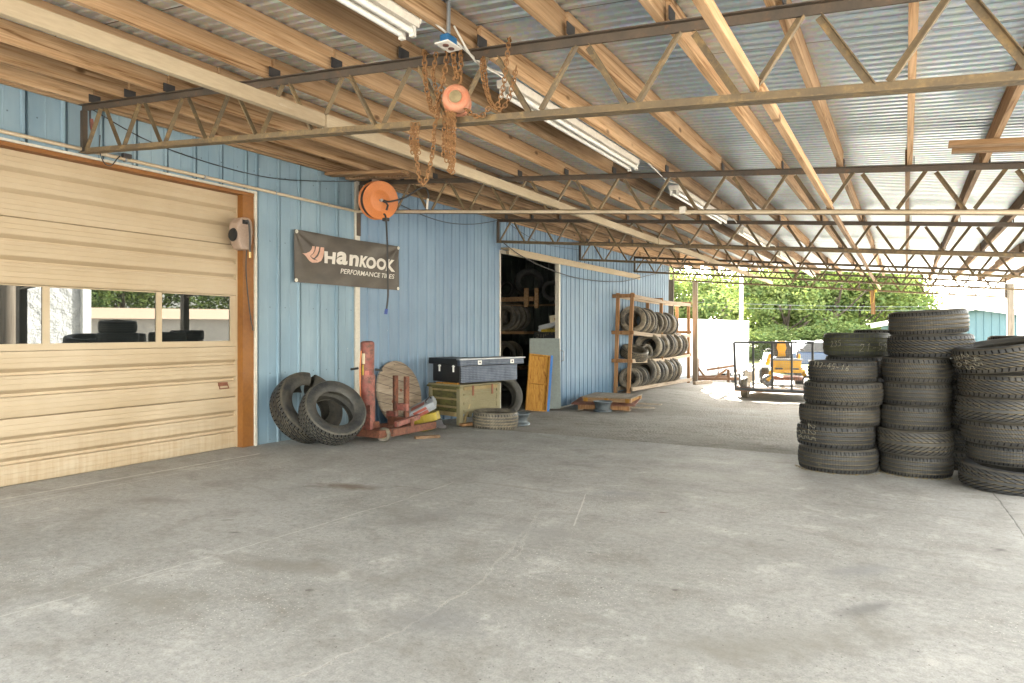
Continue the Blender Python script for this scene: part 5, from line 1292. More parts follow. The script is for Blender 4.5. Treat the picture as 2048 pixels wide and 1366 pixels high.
for k in range(26):
    a = rr.uniform(0, 6.28); b = tp + Vector((.14 + rr.uniform(-.08, .08), .05, .005)); st.tube([b, b + Vector((math.cos(a) * .06, -.03, rr.uniform(.02, .09))), b + Vector((math.cos(a) * .10, -.05, rr.uniform(-.06, .03)))], .003, 4)
tag(st.build('straw_bundle', M['yellow_label'], None), 'wispy straw coloured bundle on the black tub in the doorway', 'straw')
bx = thing('carton', 'white and red carton on top of the grey case in the doorway', 'carton', tp + Vector((.17, .16, .19)))
fm = rot_frame(tp + Vector((.17, .16, .255)), R(15), R(-10)); MB().box(-.09, .09, -.08, .08, -.07, .09, fm).build('carton_body', M['cream_label'], bx); MB().box(.01, .0925, -.0825, .082, -.02, .03, fm).build('red_band', M['red_label'], bx)

# ------------------------------------------------------------------ tyre rack against the wall
GR = 'tires stored on the wooden rack'
rg = lambda y: -.215 if y < 17.5 else -.24
RX, RB = -5.66, -5.98; RY0, RY1 = 15.3, 20.35
rk = thing('tire_rack', 'tall brown timber rack of three tire shelves along the blue wall', 'rack', (RX, RY0, -.22))
def post(x, y, ztop, lean=0): MB().beam((x, y, -.30), (x + lean, y + lean * .4, ztop), .085, .045, (0, 1, 0)).build('post', M['lumber_rack'], rk, bevel=.003)
ZT = 2.12
post(RX, RY0, ZT + .03, .09); post(RB, RY0, ZT + .03, .06); post(RX + .02, RY0 + 2.35, ZT - .02, .03); post(RB, RY0 + 2.35, ZT - .02); post(RX + .03, RY1, ZT - .05); post(RB, RY1, ZT - .05)
levels = (ZT - .04, 1.215, .545, -.12)
def rail(x, zs, ze, sag, name='rail'):
    mb = MB(); pts = [(x, lerp(RY0 - .03, RY1 + .06, k / 10), lerp(zs, ze, k / 10) - sag * math.sin(math.pi * k / 10)) for k in range(11)]
    for k in range(10): mb.beam(pts[k], pts[k + 1], .04, .09)
    return mb.build(name, M['grey_wood_y'], rk)
drp = (.0, .0, .0, -.12)
rail(RX + .075, levels[0], levels[0] - .05, .03); rail(RB + .06, levels[0], levels[0] - .05, .02)
rail(RX + .075, levels[1], levels[1] - .10, .05); rail(RB + .06, levels[1], levels[1] - .10, .03)
rail(RX + .065, levels[2], levels[2] - .02, .05); rail(RB + .06, levels[2], levels[2] - .02, .03)
rail(RX + .10, levels[3], levels[3] - .08, .0); rail(RB + .06, levels[3], levels[3] - .08, .0)
for i, zz in enumerate(levels[:3]):
    for yy in (RY0 - .035, RY0 + 2.32, RY1 + .03):
        e_ = .05 * i if yy < RY0 else 0
        MB().beam((RB - .06 - e_, yy, zz), (RX + .11 + (.07 - .03 * i if yy < RY0 else 0), yy, zz), .038, .085).build('crosspiece', M['lumber_rack'], rk, bevel=.003)
def rack_row(lev, start, sizes, slope, lab):
    y = start
    for i, (r_, w, lean, yawd) in enumerate(sizes):
        # rests between the two rails: the axis runs along the wall
        zz = levels[lev] + slope * (y - RY0) / 5 + .045
        half = (RX + .075 - RB - .06) / 2
        zc = zz + math.sqrt(max(.01, r_ * r_ - half * half)) - .01
        n = Vector((yawd, -1, lean)).normalized()
        nth = ('nearest tire', 'second tire', 'third tire', 'fourth tire', 'fifth tire', 'sixth tire', 'seventh tire', 'eighth tire', 'ninth tire', 'tenth tire', 'eleventh tire', 'twelfth tire', 'thirteenth tire', 'fourteenth tire', 'fifteenth tire')[i]
        tire(Vector(((RX + RB) / 2 + .09 + .02 * math.sin(i * 2.3 + lev), y + w / 2, zc)), r_, w, 't_dust_and_fill' if (i * 3 + lev) % 4 else 't_dust_and_fill2', f'{nth} from the near end of the rack\'s {lab} shelf', GR, n, n=48)
        y += w + .012 + abs(lean) * .1
rnd2 = random.Random(21)
def sizes(n, a, b, w0=.20, w1=.235): return [(rnd2.uniform(a, b), rnd2.uniform(w0, w1), rnd2.uniform(.0, .10), .28 + rnd2.uniform(-.05, .05)) for _ in range(n)]
rack_row(1, RY0 + .32, [(.33, .22, .22, .55), (.33, .22, .2, .45), (.32, .21, .12, .35), (.31, .2, .1, .3), (.33, .21, .05, .3)] + sizes(1, .22, .24) + [(.20, .16, .1, .3)] + sizes(7, .29, .31, .20, .22), -.10, 'top')
rack_row(2, RY0 + 1.45, [(.34, .23, .1, .35), (.33, .21, .1, .3), (.31, .2, .08, .3)] + sizes(9, .325, .35, .20, .225), -.02, 'middle')
rack_row(3, RY0 + .15, [(.26, .2, .25, .5), (.26, .19, .2, .45), (.27, .2, .16, .4), (.27, .19, .16, .4), (.37, .23, .12, .32), (.36, .22, .1, .3)] + sizes(9, .33, .36, .20, .225), -.08, 'bottom')
tire(Vector((-5.70, RY0 + .52, .545 + .045 + .13)), .34, .225, 't_dust_and_fill', 'dusty tire lying on its side on the rack\'s middle shelf, near end', GR, Vector((.34, -.22, 1)), n=64)
tire(Vector((-5.62, RY0 + 1.12, .545 + .045 + .15)), .19, .16, 't_dust_and_fill', 'small tire beside the flat one on the rack\'s middle shelf', GR, Vector((.9, -.5, .1)), n=48)
for y_, x_, zt_, lab in ((19.7, -6.0, None, 'tall grey timber post standing just past the wall end, leaning one'), (20.62, -5.50, None, 'tall brown timber post at the far end of the tire rack')):
    tag(MB().beam((x_, y_, gz(x_, y_) - .1), (x_ + (.0 if y_ > 20 else .05), y_, chord_top(x_) - (.36 if y_ > 20 else .42)), .15, .05, (0, 1, 0)).build('timber_post', M['grey_wood_z'], None, bevel=.004), lab, 'post')
tag(MB().beam((-5.15, 19.2, gz(-5.1, 19.2) + .05), (-4.95, 20.3, gz(-5, 20.3) + .05), .09, .09).build('timber_offcut', M['grey_wood_y'], None, bevel=.004), 'pale timber offcut on the ground at the rack\'s far foot', 'timber')

# pallets and sheets in front of the rack
pq = W(1258, 823, z=-.30); PF = Matrix.Translation((pq.x, pq.y, gz(pq.x, pq.y) + .005)) @ Matrix.Rotation(R(14), 4, 'Z')
pal = thing('pallet', 'low worn pallet with board ends towards the gravel, under the wood sheets', 'pallet', PF.translation)
for i in range(3): MB().box(-1.0, .0, .03 + i * .42, .12 + i * .42, .02, .10, PF).build('bearer', M['lumber_rack'], pal, bevel=.003)
for i in range(7): MB().box(-1.0 + i * .15, -1.0 + i * .15 + .1, 0, 1.05, .101, .121, PF).build('deck_board', M['grey_wood_y'], pal, bevel=.002)
for i in range(3): MB().box(-1.0 + i * .45, -1.0 + i * .45 + .1, 0, 1.05, 0.0, .019, PF).build('bottom_board', M['grey_wood_y'], pal, bevel=.002)
tag(MB().box(-1.12, .12, -.10, 1.0, .1225, .136, PF @ Matrix.Rotation(R(2), 4, 'X')).build('brown_sheet', M['hinge_rust'], None), 'thin reddish brown sheet lying on the pallet', 'sheet')
p2 = thing('orange_pallet', 'orange plywood-topped pallet on the stack before the tire rack', 'pallet', PF @ Vector((-.3, .5, .14)))
PG = PF @ Matrix.Translation((.02, .12, .152)) @ Matrix.Rotation(R(-7), 4, 'Z') 
for i in range(3): MB().box(-.95 + i * .42, -.87 + i * .42, 0, 1.0, 0, .08, PG).build('bearer', M['plywood'], p2, bevel=.003)
for i in range(4): MB().box(-.98, .0, .02 + i * .29, .11 + i * .29, -.0, .078, PG @ Matrix.Translation((.0, 0, 0))).build('end_board', M['lumber_x'], p2) if i in (0, 3) else None
MB().box(-1.0, .02, -.02, 1.02, .081, .097, PG).build('top_sheet', M['deck_wood'], p2, bevel=.002)
for i, (dx_, dy_, a) in enumerate(((.22, .28, 8), (.34, .62, -12))):
    f_ = PF @ Matrix.Translation((dx_ - .1, dy_, .05 + .04 * i)) @ Matrix.Rotation(R(a), 4, 'Z')
    tag(MB().box(-.3, .35, -.05, .05, 0, .022, f_).build('loose_plank', M['deck_wood'], None), ('loose grey plank lying off the pallet end', 'second loose grey plank lying off the pallet end')[i], 'plank')

# ------------------------------------------------------------------ utility trailer with its mesh ramp gate, and the mower on it
wl = W(1490, 797, z=-.43)
ga, gb = W(1476, 782, t=17.35), W(1613, 780, t=16.6)
TF = Matrix.Translation((wl.x, wl.y, gz(wl.x, wl.y))) @ Matrix.Rotation(math.atan2(gb.y - ga.y, gb.x - ga.x), 4, 'Z')
# local: x to the right along the gate, y away from the viewer, z up; origin on the ground at the near left wheel
tr_ = thing('utility_trailer', 'black utility trailer with a wire mesh ramp gate, parked under the open far end', 'trailer', TF.translation)
GW, GX = 1.74, -.17; dk = .27
MB().box(GX, GX + GW, -.22, 2.9, dk - .05, dk, TF).build('deck', M['deck_wood'], tr_)
fm = MB(); fm.box(GX - .03, GX + GW + .03, -.26, -.2205, dk - .09, dk + .02, TF); fm.box(GX - .05, GX - .001, -.22, 2.9, dk - .09, dk + .02, TF); fm.box(GX + GW + .001, GX + GW + .05, -.22, 2.9, dk - .09, dk + .02, TF); fm.build('chassis', M['rust_frame'], tr_)
for xx in (GX - .02, GX + GW + .02):
    rl = MB(); rl.beam(TF @ Vector((xx, -.2, dk + .30)), TF @ Vector((xx, 2.9, dk + .42)), .04, .04)
    for yy in (.35, 1.0, 1.65, 2.3, 2.88): rl.beam(TF @ Vector((xx, yy, dk)), TF @ Vector((xx, yy, dk + .33)), .035, .035, (0, 1, 0))
    rl.build('side_rail', M['gate_black'], tr_)
gt = MB(); gz1 = dk + 1.12; gy = -.29; LN = .06
gp_ = lambda x_, z_: TF @ Vector((x_, gy - LN * (z_ - dk), z_))
for xx in (GX, GX + GW): gt.beam(gp_(xx, dk - .05), gp_(xx - (.03 if xx == GX else 0), gz1), .05, .05, (0, 1, 0))
gt.beam(gp_(GX - .02, gz1), gp_(GX + GW + .03, gz1 + .0), .05, .05); gt.beam(gp_(GX, dk - .03), gp_(GX + GW, dk - .03), .06, .06)
for k in range(1, 4): gt.beam(gp_(GX + GW * k / 4 - .025, dk), gp_(GX + GW * k / 4 - .02, gz1), .045, .03, (0, 1, 0))
gto = gt.build('ramp_gate', M['gate_black'], tr_)
ms = MB()
for k in range(1, 42): x_ = GX + GW * k / 42; ms.beam(gp_(x_, dk), gp_(x_ - .02, gz1), .0028, .0028, (0, 1, 0))
for k in range(1, 26): z_ = dk + (gz1 - dk) * k / 26; ms.beam(gp_(GX, z_), gp_(GX + GW, z_), .0028, .0028)
ms.build('wire_mesh', M['mower_grey'], gto)
for xx in (.0, GW - .30):
    q = TF @ Matrix.Translation((xx, .02, .265)) @ Matrix.Rotation(R(90), 4, 'Y')
    w_ = link('wheel', tyre_mesh(.265, .17, .15, 't_dust_and_fill', 48), tr_); w_.matrix_world = q
    w_.parent = None; w_.location = q.translation; w_.rotation_euler = q.to_euler(); attach(w_, tr_)
    rm = MB(); rm.lathe([(.001, -.05), (.155, -.05), (.16, 0), (.155, .06), (.001, .03)], 24, q); rm.build('rim', M['white_metal'], w_)
fd = MB()
for k in range(9):
    a, b = math.pi * k / 9, math.pi * (k + 1) / 9
    for xx in (-.12, ):
        c1, c2 = Vector((xx, 1.5 + .34 * math.cos(a), .30 + .34 * math.sin(a))), Vector((xx, 1.5 + .34 * math.cos(b), .30 + .34 * math.sin(b)))
        fd.beam(TF @ c1, TF @ c2, .22, .008, (0, .01, 1))
fd.build('mudguard', M['white_metal'], tr_)
MB().box(GX - .03, GX + .02, -.275, -.2605, dk - .03, dk + .12, TF).build('tail_light', M['red_label'], tr_)

mo = thing('ride_on_mower', 'yellow zero-turn riding mower standing on the mesh-gated trailer', 'mower', (TF @ Vector((.95, .9, dk))))
MW = TF @ Matrix.Translation((.96, .42, dk)) @ Matrix.Rotation(R(14), 4, 'Z') @ Matrix.Scale(.93, 4)
V_ = lambda x_, y_, z_: MW @ Vector((x_, y_, z_))
for s_ in (-1, 1):
    q = MW @ Matrix.Translation((s_ * .50, .10, .165)) @ Matrix.Rotation(R(90 - 18 * s_), 4, 'Y') @ Matrix.Rotation(0, 4, 'X')
    q = MW @ Matrix.Translation((s_ * .50, .08, .165)) @ (Vector((.45 * 1, -.9, 0))).to_track_quat('Z', 'Y').to_matrix().to_4x4()
    cw = MB().lathe([(.05, -.05), (.12, -.062), (.155, -.05), (.165, 0), (.155, .05), (.12, .062), (.05, .05)], 28, q).build('caster_wheel', M['mower_black'], mo, smooth=50)
    MB().lathe([(.001, .055), (.035, .055), (.06, .045), (.10, .05), (.10, .03), (.001, .03)], 20, q).build('hub', M['mower_grey'], cw, smooth=40)
    fk = MB(); fk.beam(V_(s_ * .50 - .02, -.01, .17), V_(s_ * .40, .16, .40), .10, .05, (0, 1, .3)); fk.cyl(V_(s_ * .40, .18, .36), V_(s_ * .40, .18, .47), .045, 14)
    fk.build('fork', M['mower_yellow'], mo, bevel=.006)
    q = MW @ Matrix.Translation((s_ * .46, 1.35, .25)) @ Matrix.Rotation(R(90), 4, 'Y')
    w_ = MB().lathe([(.10, -.11), (.21, -.12), (.25, -.09), (.25, .09), (.21, .12), (.10, .11)], 32, q).build('drive_wheel', M['mower_black'], mo, smooth=40)
    MB().lathe([(.001, -.06), (.12, -.08), (.13, .08), (.001, .06)], 20, q).build('hub', M['mower_yellow'], w_)
    am = MB(); am.tube(sub([V_(s_ * .30, .85, .52), V_(s_ * .33, .7, .75), V_(s_ * .36, .68, .98), V_(s_ * .50, .62, .98)], 5), .018, 8)
    am.build('steering_lever', M['mower_black'], mo, smooth=50)
    ar = MB(); ar.beam(V_(s_ * .42, .95, .55), V_(s_ * .36, .72, .86), .09, .05); ar.build('arm_panel', M['mower_yellow'], mo, bevel=.01)
mbm = MB(); mbm.beam(V_(-.44, .18, .42), V_(.44, .18, .42), .09, .08); mbm.beam(V_(-.34, .18, .44), V_(-.30, 1.0, .44), .07, .07); mbm.beam(V_(.34, .18, .44), V_(.30, 1.0, .44), .07, .07); mbm.build('frame', M['mower_yellow'], mo, bevel=.006)
MB().prism([(-.36, .0), (.36, .0), (.38, .26), (-.38, .26)], 0, .05, MW @ Matrix.Translation((0, .30, .44)) @ Matrix.Rotation(R(80), 4, 'X')).build('footrest', M['mower_yellow'], mo, bevel=.01)
MB().prism([(-.16, .0), (.16, .0), (.12, .13), (-.12, .13)], 0, .012, MW @ Matrix.Translation((0, .24, .50)) @ Matrix.Rotation(R(80), 4, 'X')).build('front_panel', M['mower_yellow'], mo, bevel=.004)
bx_ = MB(); bx_.beam(V_(-.42, .32, .72), V_(.42, .32, .72), .08, .05); bx_.build('cross_bar', M['mower_grey'], mo, bevel=.012)
for s_ in (-1, 1): MB().box(s_ * .20 - .09, s_ * .20 + .09, .16, .30, .46, .50, MW).build('pedal', M['mower_black'], mo, bevel=.01)
MB().lathe([(.001, .10), (.36, .10), (.46, .08), (.48, .0), (.44, 0), (.001, .06)], 32, MW @ Matrix.Translation((0, .72, .16)) @ Matrix.Scale(1.15, 4, (1, 0, 0)) @ Matrix.Scale(.8, 4, (0, 1, 0))).build('cutting_deck', M['jack_rust'], mo, smooth=40)
MB().box(-.24, .24, .92, 1.25, .66, .78, MW).build('seat_cushion', M['mower_black'], mo, bevel=.04)
sb_ = MB(); sb_.prism([(-.24, 0), (.24, 0), (.27, .18), (.24, .42), (.14, .50), (-.14, .50), (-.24, .42), (-.27, .18)], -.06, .06, MW @ Matrix.Translation((0, 1.27, .72)) @ Matrix.Rotation(R(78), 4, 'X'))
so_ = sb_.build('seat_back', M['mower_black'], mo, bevel=.03)
MB().prism([(-.12, 0.02), (.12, 0.02), (.09, .16), (.13, .28), (.10, .49), (-.10, .49), (-.13, .28), (-.09, .16)], .062, .085, MW @ Matrix.Translation((0, 1.27, .72)) @ Matrix.Rotation(R(78), 4, 'X')).build('seat_panel', M['mower_yellow'], so_, bevel=.006)
MB().box(-.28, .28, 1.30, 1.75, .40, .72, MW).build('engine_cover', M['mower_black'], mo, bevel=.05)

# ------------------------------------------------------------------ white box trailer, rusty flat trailer, pickup
a, b = W(1336, 632, t=20.5), W(1497, 646.5, t=26)
a.z = b.z = 0; d = (b - a); L = d.length; yaw = math.atan2(d.y, d.x)
BF = Matrix.Translation((a.x, a.y, -.5)) @ Matrix.Rotation(yaw, 4, 'Z')
bt_ = thing('box_trailer', 'long white box trailer parked on the meadow edge', 'trailer', BF.translation)
MB().box(0, L, 0, 2.2, .32, 2.08, BF).build('box_body', M['trailer_white'], bt_, bevel=.02)
MB().box(-.02, L + .015, -.02, 2.22, 2.081, 2.14, BF).build('roof_rail', M['white_metal'], bt_)
MB().box(L + .001, L + .03, -.015, .06, .32, 2.08, BF).build('corner_post', M['steel'], bt_)
MB().box(0, L, -.012, .04, .25, .319, BF).build('bottom_rail', M['steel'], bt_)
for xx in (L * .55, L * .72): MB().cyl(BF @ Vector((xx, .05, .3)), BF @ Vector((xx, .3, .3)), .32, 24).build('wheel', M['t_rib'], bt_)
for k in range(9): MB().box(L * (k + .5) / 9 - .01, L * (k + .5) / 9 + .01, -.006, -.0005, .34, 2.06, BF).build('panel_seam', M['trailer_white'], bt_)
fa, fb = W(1392, 772, z=-.45), W(1478, 772, z=-.45)
ft = thing('flat_trailer', 'rusty bare trailer frame beside the mesh-gated trailer', 'trailer', fa)
fr_ = MB(); dd = (fb - fa).normalized(); n_ = Vector((-dd.y, dd.x, 0))
fr_.beam(fa + Vector((0, 0, .22)), fb + Vector((0, 0, .22)), .07, .09); fr_.beam(fa + n_ * .9 + Vector((0, 0, .22)), fb + n_ * .9 + Vector((0, 0, .22)), .07, .09)
fr_.beam(fa + dd * .35 + Vector((0, 0, .50)), fb + n_ * .3 + Vector((0, 0, .62)), .05, .07)
fr_.beam(fa + dd * .30 + Vector((0, 0, .24)), fa + dd * .02 + Vector((0, 0, .62)), .05, .06); fr_.beam(fa + dd * .55 + Vector((0, 0, .22)), fa + dd * .95 + Vector((0, 0, .52)), .05, .06); fr_.build('frame', M['rust_frame'], ft)
for k in (.06, .55): MB().beam(fa + dd * (1.25 * k) + Vector((0, 0, .2)), fa + dd * (1.25 * k) + Vector((0, 0, .85)), .025, .025, (0, 1, 0)).build('stake', M['rust_frame'], ft)
for k in (.80, .98): MB().beam(fa + dd * (1.25 * k) + Vector((0, 0, 0)), fa + dd * (1.25 * k) + Vector((0, 0, .52)), .07, .07, (0, 1, 0)).build('stand', M['rust_frame'], ft)
bk_ = W(1469, 771, z=-.45); bu = thing('bucket', 'pale bucket on the ground beside the mesh-gated trailer', 'bucket', bk_)
MB().lathe([(.001, 0), (.10, 0), (.125, .23), (.13, .24), (.12, .235), (.095, .02)], 24, Matrix.Translation(bk_)).build('bucket_body', M['grey_case'], bu, smooth=40); MB().lathe([(.131, .20), (.135, .22), (.131, .24)], 24, Matrix.Translation(bk_)).build('rim', M['steel'], bu)
pc_ = W(1618, 720, t=29); PK = Matrix.Translation((pc_.x, pc_.y, -.5)) @ Matrix.Rotation(TH + .12, 4, 'Z') @ Matrix.Scale(.78, 4)
pk = thing('pickup_truck', 'dark blue and silver pickup truck parked behind the mower', 'pickup truck', PK.translation)
MB().prism([(-2.3, .45), (2.6, .45), (2.6, 1.0), (1.2, 1.08), (-.9, 1.12), (-2.2, 1.05)], -.9, .9, PK @ Matrix.Rotation(R(90), 4, 'X')).build('lower_body', M['truck_blue'], pk, bevel=.06)
MB().prism([(-1.15, 1.121), (.95, 1.10), (.55, 1.68), (-.55, 1.72)], -.80, .80, PK @ Matrix.Rotation(R(90), 4, 'X')).build('cab', M['truck_silver'], pk, bevel=.05)
MB().prism([(-.98, 1.17), (.78, 1.16), (.47, 1.60), (-.48, 1.63)], .801, .815, PK @ Matrix.Rotation(R(90), 4, 'X')).build('side_window', M['car_glass'], pk)
MB().box(.96, 2.62, -.91, .91, 1.081, 1.66, PK).build('bed_cap', M['truck_blue'], pk, bevel=.05); MB().box(.90, 2.64, -.93, .93, 1.661, 1.72, PK).build('cap_roof', M['white_metal'], pk, bevel=.02)
MB().box(-.6, 2.62, -.925, -.905, .62, .72, PK).build('side_moulding', M['truck_silver'], pk)
for xx in (-1.5, 1.6): MB().cyl(PK @ Vector((xx, -.93, .36)), PK @ Vector((xx, -.68, .36)), .37, 28).build('wheel', M['t_rib'], pk)
MB().box(-2.42, -2.301, -.8, .8, .45, .62, PK).build('bumper', M['steel'], pk, bevel=.02)

# ------------------------------------------------------------------ blue shop beyond the tyre stacks, poles and wires
def far_shop(name, label, M4, wd, dp, eave, ridge, wall, roof):
    t = thing(name, label, 'building', M4.translation)
    mb = MB(); 
    n = int(wd / .3); P_ = []
    for k in range(n): 
        x0_ = -wd / 2 + wd * k / n; w_ = wd / n
        P_ += [(x0_, 0), (x0_ + w_ * .8, 0), (x0_ + w_ * .84, -.03), (x0_ + w_ * .96, -.03)]
    P_.append((wd / 2, 0)); k = len(P_)
    mb.add([M4 @ Vector((a_, b_, z_)) for z_ in (0, 1) for a_, b_ in P_], [(i, i + 1, k + i + 1, k + i) for i in range(k - 1)])
    for i in range(k, 2 * k):
        a_ = P_[i - k][0]; hgt = eave + (ridge - eave) * (1 - abs(a_) / (wd / 2)); p_ = M4 @ Vector((a_, P_[i - k][1], hgt)); mb.v[i] = p_
    mb.build('wall', wall, t)
    MB().box(-wd / 2, -wd / 2 + .05, .01, dp, 0, eave, M4).build('wall', wall, t); MB().box(wd / 2 - .05, wd / 2, .01, dp, 0, eave, M4).build('wall', wall, t)
    for s_ in (-1, 1):
        rf = MB(); rf.quad(*[M4 @ Vector(p_) for p_ in ((0, -.35, ridge + .06), (0, dp, ridge + .06), (s_ * (wd / 2 + .3), dp, eave), (s_ * (wd / 2 + .3), -.35, eave))])
        rf.build('roof', roof, t)
        tm_ = MB(); tm_.beam(M4 @ Vector((0, -.37, ridge - .03)), M4 @ Vector((s_ * (wd / 2 + .3), -.37, eave - .09)), .05, .22); tm_.build('roof_trim', M['white_metal'], t)
    return t
pk_ = W(1960, 617, t=30)
S4 = Matrix.Translation((pk_.x, pk_.y, -.6)) @ Matrix.Rotation(TH * .2 - .6, 4, 'Z')
shp = far_shop('blue_shop', 'light blue metal shop with white roof trim beyond the tire stacks', S4, 8.8, 9, 2.20, 2.92, M['wall_far'], M['white_metal'])
MB().box(-3.9, -2.2, -.06, -.032, 0, 1.9, S4).build('door', M['crate_slat'], shp)
wp = W(2041, 640, t=19.5)
tag(MB().box(wp.x - .07, wp.x + .11, wp.y - .06, wp.y + .06, gz(wp.x, wp.y) - .1, 2.35).build('white_post', M['white_metal'], None, bevel=.005), 'plain white post just behind the farthest shelter post', 'post')
up = W(1482, 640, t=34); pt = thing('utility_pole', 'pale utility pole rising behind the white box trailer', 'utility pole', (up.x, up.y, -.5))
MB().cyl((up.x, up.y, -.6), (up.x + .04, up.y, 9), .10, 18, .08).build('shaft', M['pole_white'], pt, smooth=40)
MB().beam((up.x - .9, up.y, 8.3), (up.x + .9, up.y, 8.3), .1, .12).build('crossarm', M['pole_wood'], pt)
for (y0, y1, nm) in ((604, 607, 'upper'), (613, 612, 'lower')):
    a, b = W(1380, y0, t=42), W(2200, y1, t=42); pts = [a.lerp(b, k / 20) - Vector((0, 0, .25 * math.sin(math.pi * k / 20))) for k in range(21)]
    tag(MB().tube(pts, .008, 5).build('overhead_wire', M['steel'], None), nm + ' of two thin wires crossing in front of the trees', 'wire', 'wires across the trees')

# ------------------------------------------------------------------ trees
def crown_mesh(name, rx, rz, n, seed, leaf, base=0.0, mats=('leaf', 'leaf_b'), size=.3):
    rr = random.Random(seed); mb = MB(); lobes = []
    for k in range(16):
        a = rr.uniform(0, 6.28); e = rr.uniform(-.75, 1.0); rad = rr.uniform(.25, .85)
        lobes.append((Vector((math.cos(a) * rx * rad, math.sin(a) * rx * rad, e * rz * .75)), rr.uniform(.28, .5) * min(rx, rz)))
    for k in range(n):
        c, r_ = lobes[rr.randrange(len(lobes))]
        d = Vector((rr.gauss(0, 1), rr.gauss(0, 1), rr.gauss(0, 1))).normalized()
        p = c + d * r_ * (rr.random() ** .45) * rr.uniform(.85, 1.12)
        s_ = size * rr.uniform(.5, 1.2)
        u_ = Vector((rr.gauss(0, 1), rr.gauss(0, 1), rr.gauss(0, .6))).normalized(); w_ = u_.cross(d + Vector((0, 0, .4))).normalized()
        mb.cur = 1 if rr.random() < .5 else 0
        mb.add([p - u_ * s_ * .5, p + w_ * s_ * .3, p + u_ * s_ * .55, p - w_ * s_ * .28], [(0, 1, 2, 3)])
    return mb.mesh(name, [M[mats[0]], M[mats[1]]])
crowns = [crown_mesh('crown', 3.6, 3.2, 6500, s_, .3) for s_ in (1, 2, 3)] + [crown_mesh('crown', 3.0, 3.4, 5500, 4, .3, mats=('leaf_b', 'leaf'))]
def trunk_mesh(seed, h):
    rr = random.Random(seed); mb = MB(); mb.tube(sub([(0, 0, -.3), (.06, .03, h * .4), (-.05, .08, h * .75), (.05, 0, h)], 4), .2, 9, rs=None)
    for k in range(6):
        a = rr.uniform(0, 6.28); z_ = h * rr.uniform(.35, .8); mb.tube([(0, 0, z_), (math.cos(a) * .9, math.sin(a) * .9, z_ + .9), (math.cos(a) * 1.8, math.sin(a) * 1.8, z_ + 2.0)], .07, 6)
    return mb.mesh('trunk', M['bark'], 60)
trunks = [trunk_mesh(5, 4.2), trunk_mesh(6, 4.6)]
GT = 'trees along the far side of the meadow'
def tree(px, t_, zc, k, s_, lab, zs=1.0, pos=None, g_=GT):
    p = pos if pos is not None else W(px, 640, t=t_); gb = -.5
    o = thing('tree', lab, 'tree', (p.x, p.y, gb), g_)
    c = link('crown', crowns[k]); c.location = (p.x, p.y, zc); c.scale = (s_, s_, s_ * zs); c.rotation_euler = (0, 0, random.uniform(0, 6.28)); attach(c, o)
    tk = link('trunk', trunks[k % 2]); tk.location = (p.x, p.y, gb); sc_ = (zc - gb) / 4.4; tk.scale = (1, 1, max(.5, sc_)); attach(tk, o); return o
tlist = [(1352, 46, 2.9, 3, 1.0, 'yellow-green tree at the open end beside the wall end'), (1405, 44, 2.6, 0, .95, 'bright tree above the white box trailer, left of the pale pole'), (1462, 50, 2.9, 1, 1.0, 'tree right behind the pale utility pole'),
         (1520, 46, 2.5, 3, .95, 'pale green tree just right of the utility pole'), (1572, 44, 2.3, 2, .9, 'rounded tree behind the yellow mower'), (1622, 48, 3.0, 0, 1.05, 'dense tree above the blue pickup'), (1672, 46, 3.4, 1, 1.1, 'tall tree over the mossy off-road tire'),
         (1725, 47, 3.6, 2, 1.12, 'tall tree behind the hanging board'), (1775, 50, 3.0, 0, 1.0, 'tree right of the hanging board'), (1808, 54, 2.2, 1, .8, 'last low tree before the white sky'),
         (1380, 58, 3.4, 2, 1.2, 'back row tree over the wall end'), (1490, 60, 3.3, 0, 1.15, 'back row tree right of the pale pole'), (1590, 60, 3.2, 3, 1.15, 'back row tree over the mower'), (1650, 62, 4.2, 1, 1.2, 'back row tree over the pickup'), (1705, 62, 4.9, 0, 1.25, 'highest back row tree, left of the hanging board'), (1760, 64, 4.4, 2, 1.15, 'back row tree right of the hanging board')]
for a_ in tlist: tree(*a_)
for i, (px, t_, s_) in enumerate(((1370, 40, .5), (1430, 40, .45), (1510, 41, .5), (1548, 42, .5), (1600, 42, .5), (1650, 42, .55), (1700, 43, .55), (1755, 45, .6))):
    p = W(px, 640, t=t_); o = link('shrub', crowns[(i + 1) % 4]); o.location = (p.x, p.y, .45); o.scale = (s_ * 1.3, s_ * 1.3, s_ * .75); o.rotation_euler = (0, 0, i * 1.7)
    tag(o, ('low shrub at the left end of the far tree line', 'low shrub behind the white box trailer', 'low shrub behind the mesh gate', 'low shrub left of the mower seat', 'low shrub right of the mower seat', 'low shrub behind the pickup', 'low shrub behind the mossy tire', 'low shrub under the hanging board')[i], 'shrub', 'shrubs under the far trees')
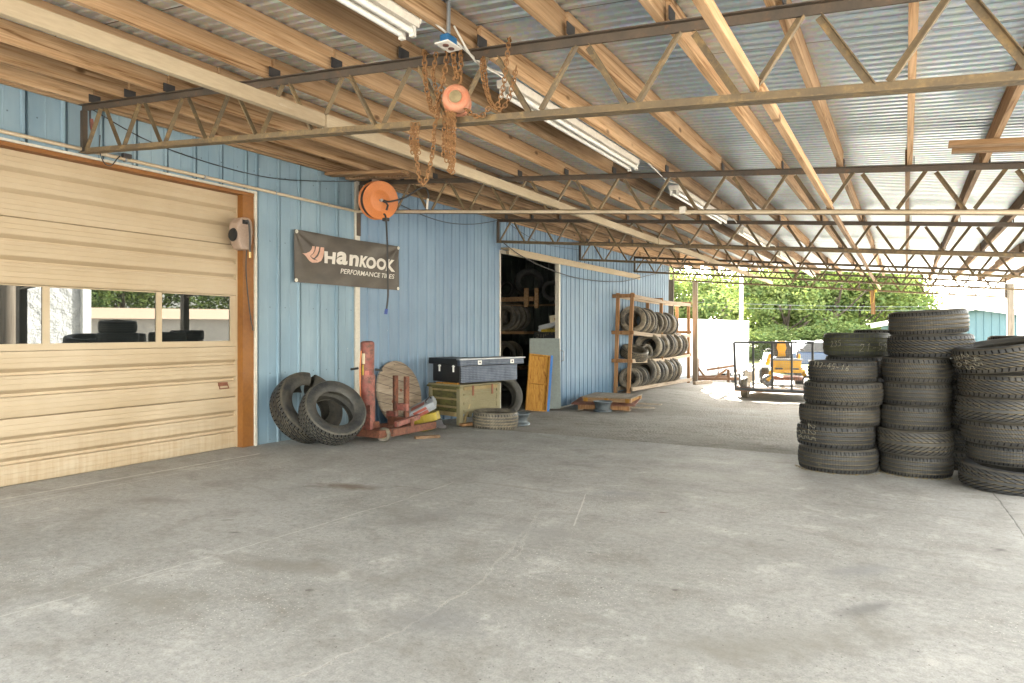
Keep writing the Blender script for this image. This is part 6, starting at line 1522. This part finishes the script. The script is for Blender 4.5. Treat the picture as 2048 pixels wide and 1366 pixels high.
# weeds by the flat trailer
gm = MB(); rr = random.Random(9)
for k in range(700):
    px = rr.choice((rr.uniform(1385, 1475), rr.gauss(1398, 5))); p = W(px, rr.uniform(768, 776), z=-.45); h = rr.uniform(.04, .22); a = rr.uniform(0, 6.28)
    q_ = Vector((math.cos(a) * .012, math.sin(a) * .012, 0)); tp_ = p + Vector((math.cos(a + 1) * h * .4, math.sin(a + 1) * h * .4, h))
    gm.add([p - q_, p + q_, tp_], [(0, 1, 2)])
tag(gm.build('weeds', M['grass_blade']), 'weeds growing under the rusty trailer frame', kind='stuff')

# ------------------------------------------------------------------ the far side of the lot, seen mirrored in the door panes
wb = thing('white_block_building', 'white painted split-block building mirrored in the door panes', 'building', (10.5, 6, 0))
MB().box(10.2, 18, -2, 12.1, -.2, 4.3).build('wall', M['block'], wb); MB().box(10.0, 18.1, -2.1, 12.0, 4.31, 4.55).build('parapet', M['white_metal'], wb)
MB().box(10.05, 10.195, 11.95, 12.2, -.2, 4.3).build('corner_pier', M['white_metal'], wb)
pp_ = W(0, 0, t=1); tpole = thing('utility_pole', 'thick weathered utility pole mirrored in the leftmost door pane', 'utility pole', (5.3, 7.75, 0))
MB().cyl((5.3, 7.75, -.2), (5.15, 7.7, 8), .19, 16, .15).build('shaft', M['pole_wood'], tpole, smooth=40); MB().beam((4.4, 7.7, 7.6), (6.1, 7.7, 7.6), .1, .12).build('crossarm', M['pole_wood'], tpole)
S5 = Matrix.Translation((31, 15, -.3)) @ Matrix.Rotation(R(33), 4, 'Z')
far_shop('tan_shop', 'tan ribbed metal building with a tan roof mirrored in the door panes', S5, 13, 26, 2.15, 2.80, M['tan_wall'], M['asph_roof'])
for i, (x_, y_) in enumerate(((44, 33), (50, 40), (47, 47), (42, 26))):
    tree(0, 0, 4.6, i % 4, 1.45, ('tree over the tan building, mirrored in the middle pane', 'second tree over the tan building, mirrored in the middle pane', 'tree mirrored in the right hand pane', 'tree between the white and tan buildings, mirrored in the middle pane')[i], pos=Vector((x_, y_, 0)), g_='trees mirrored in the door panes')
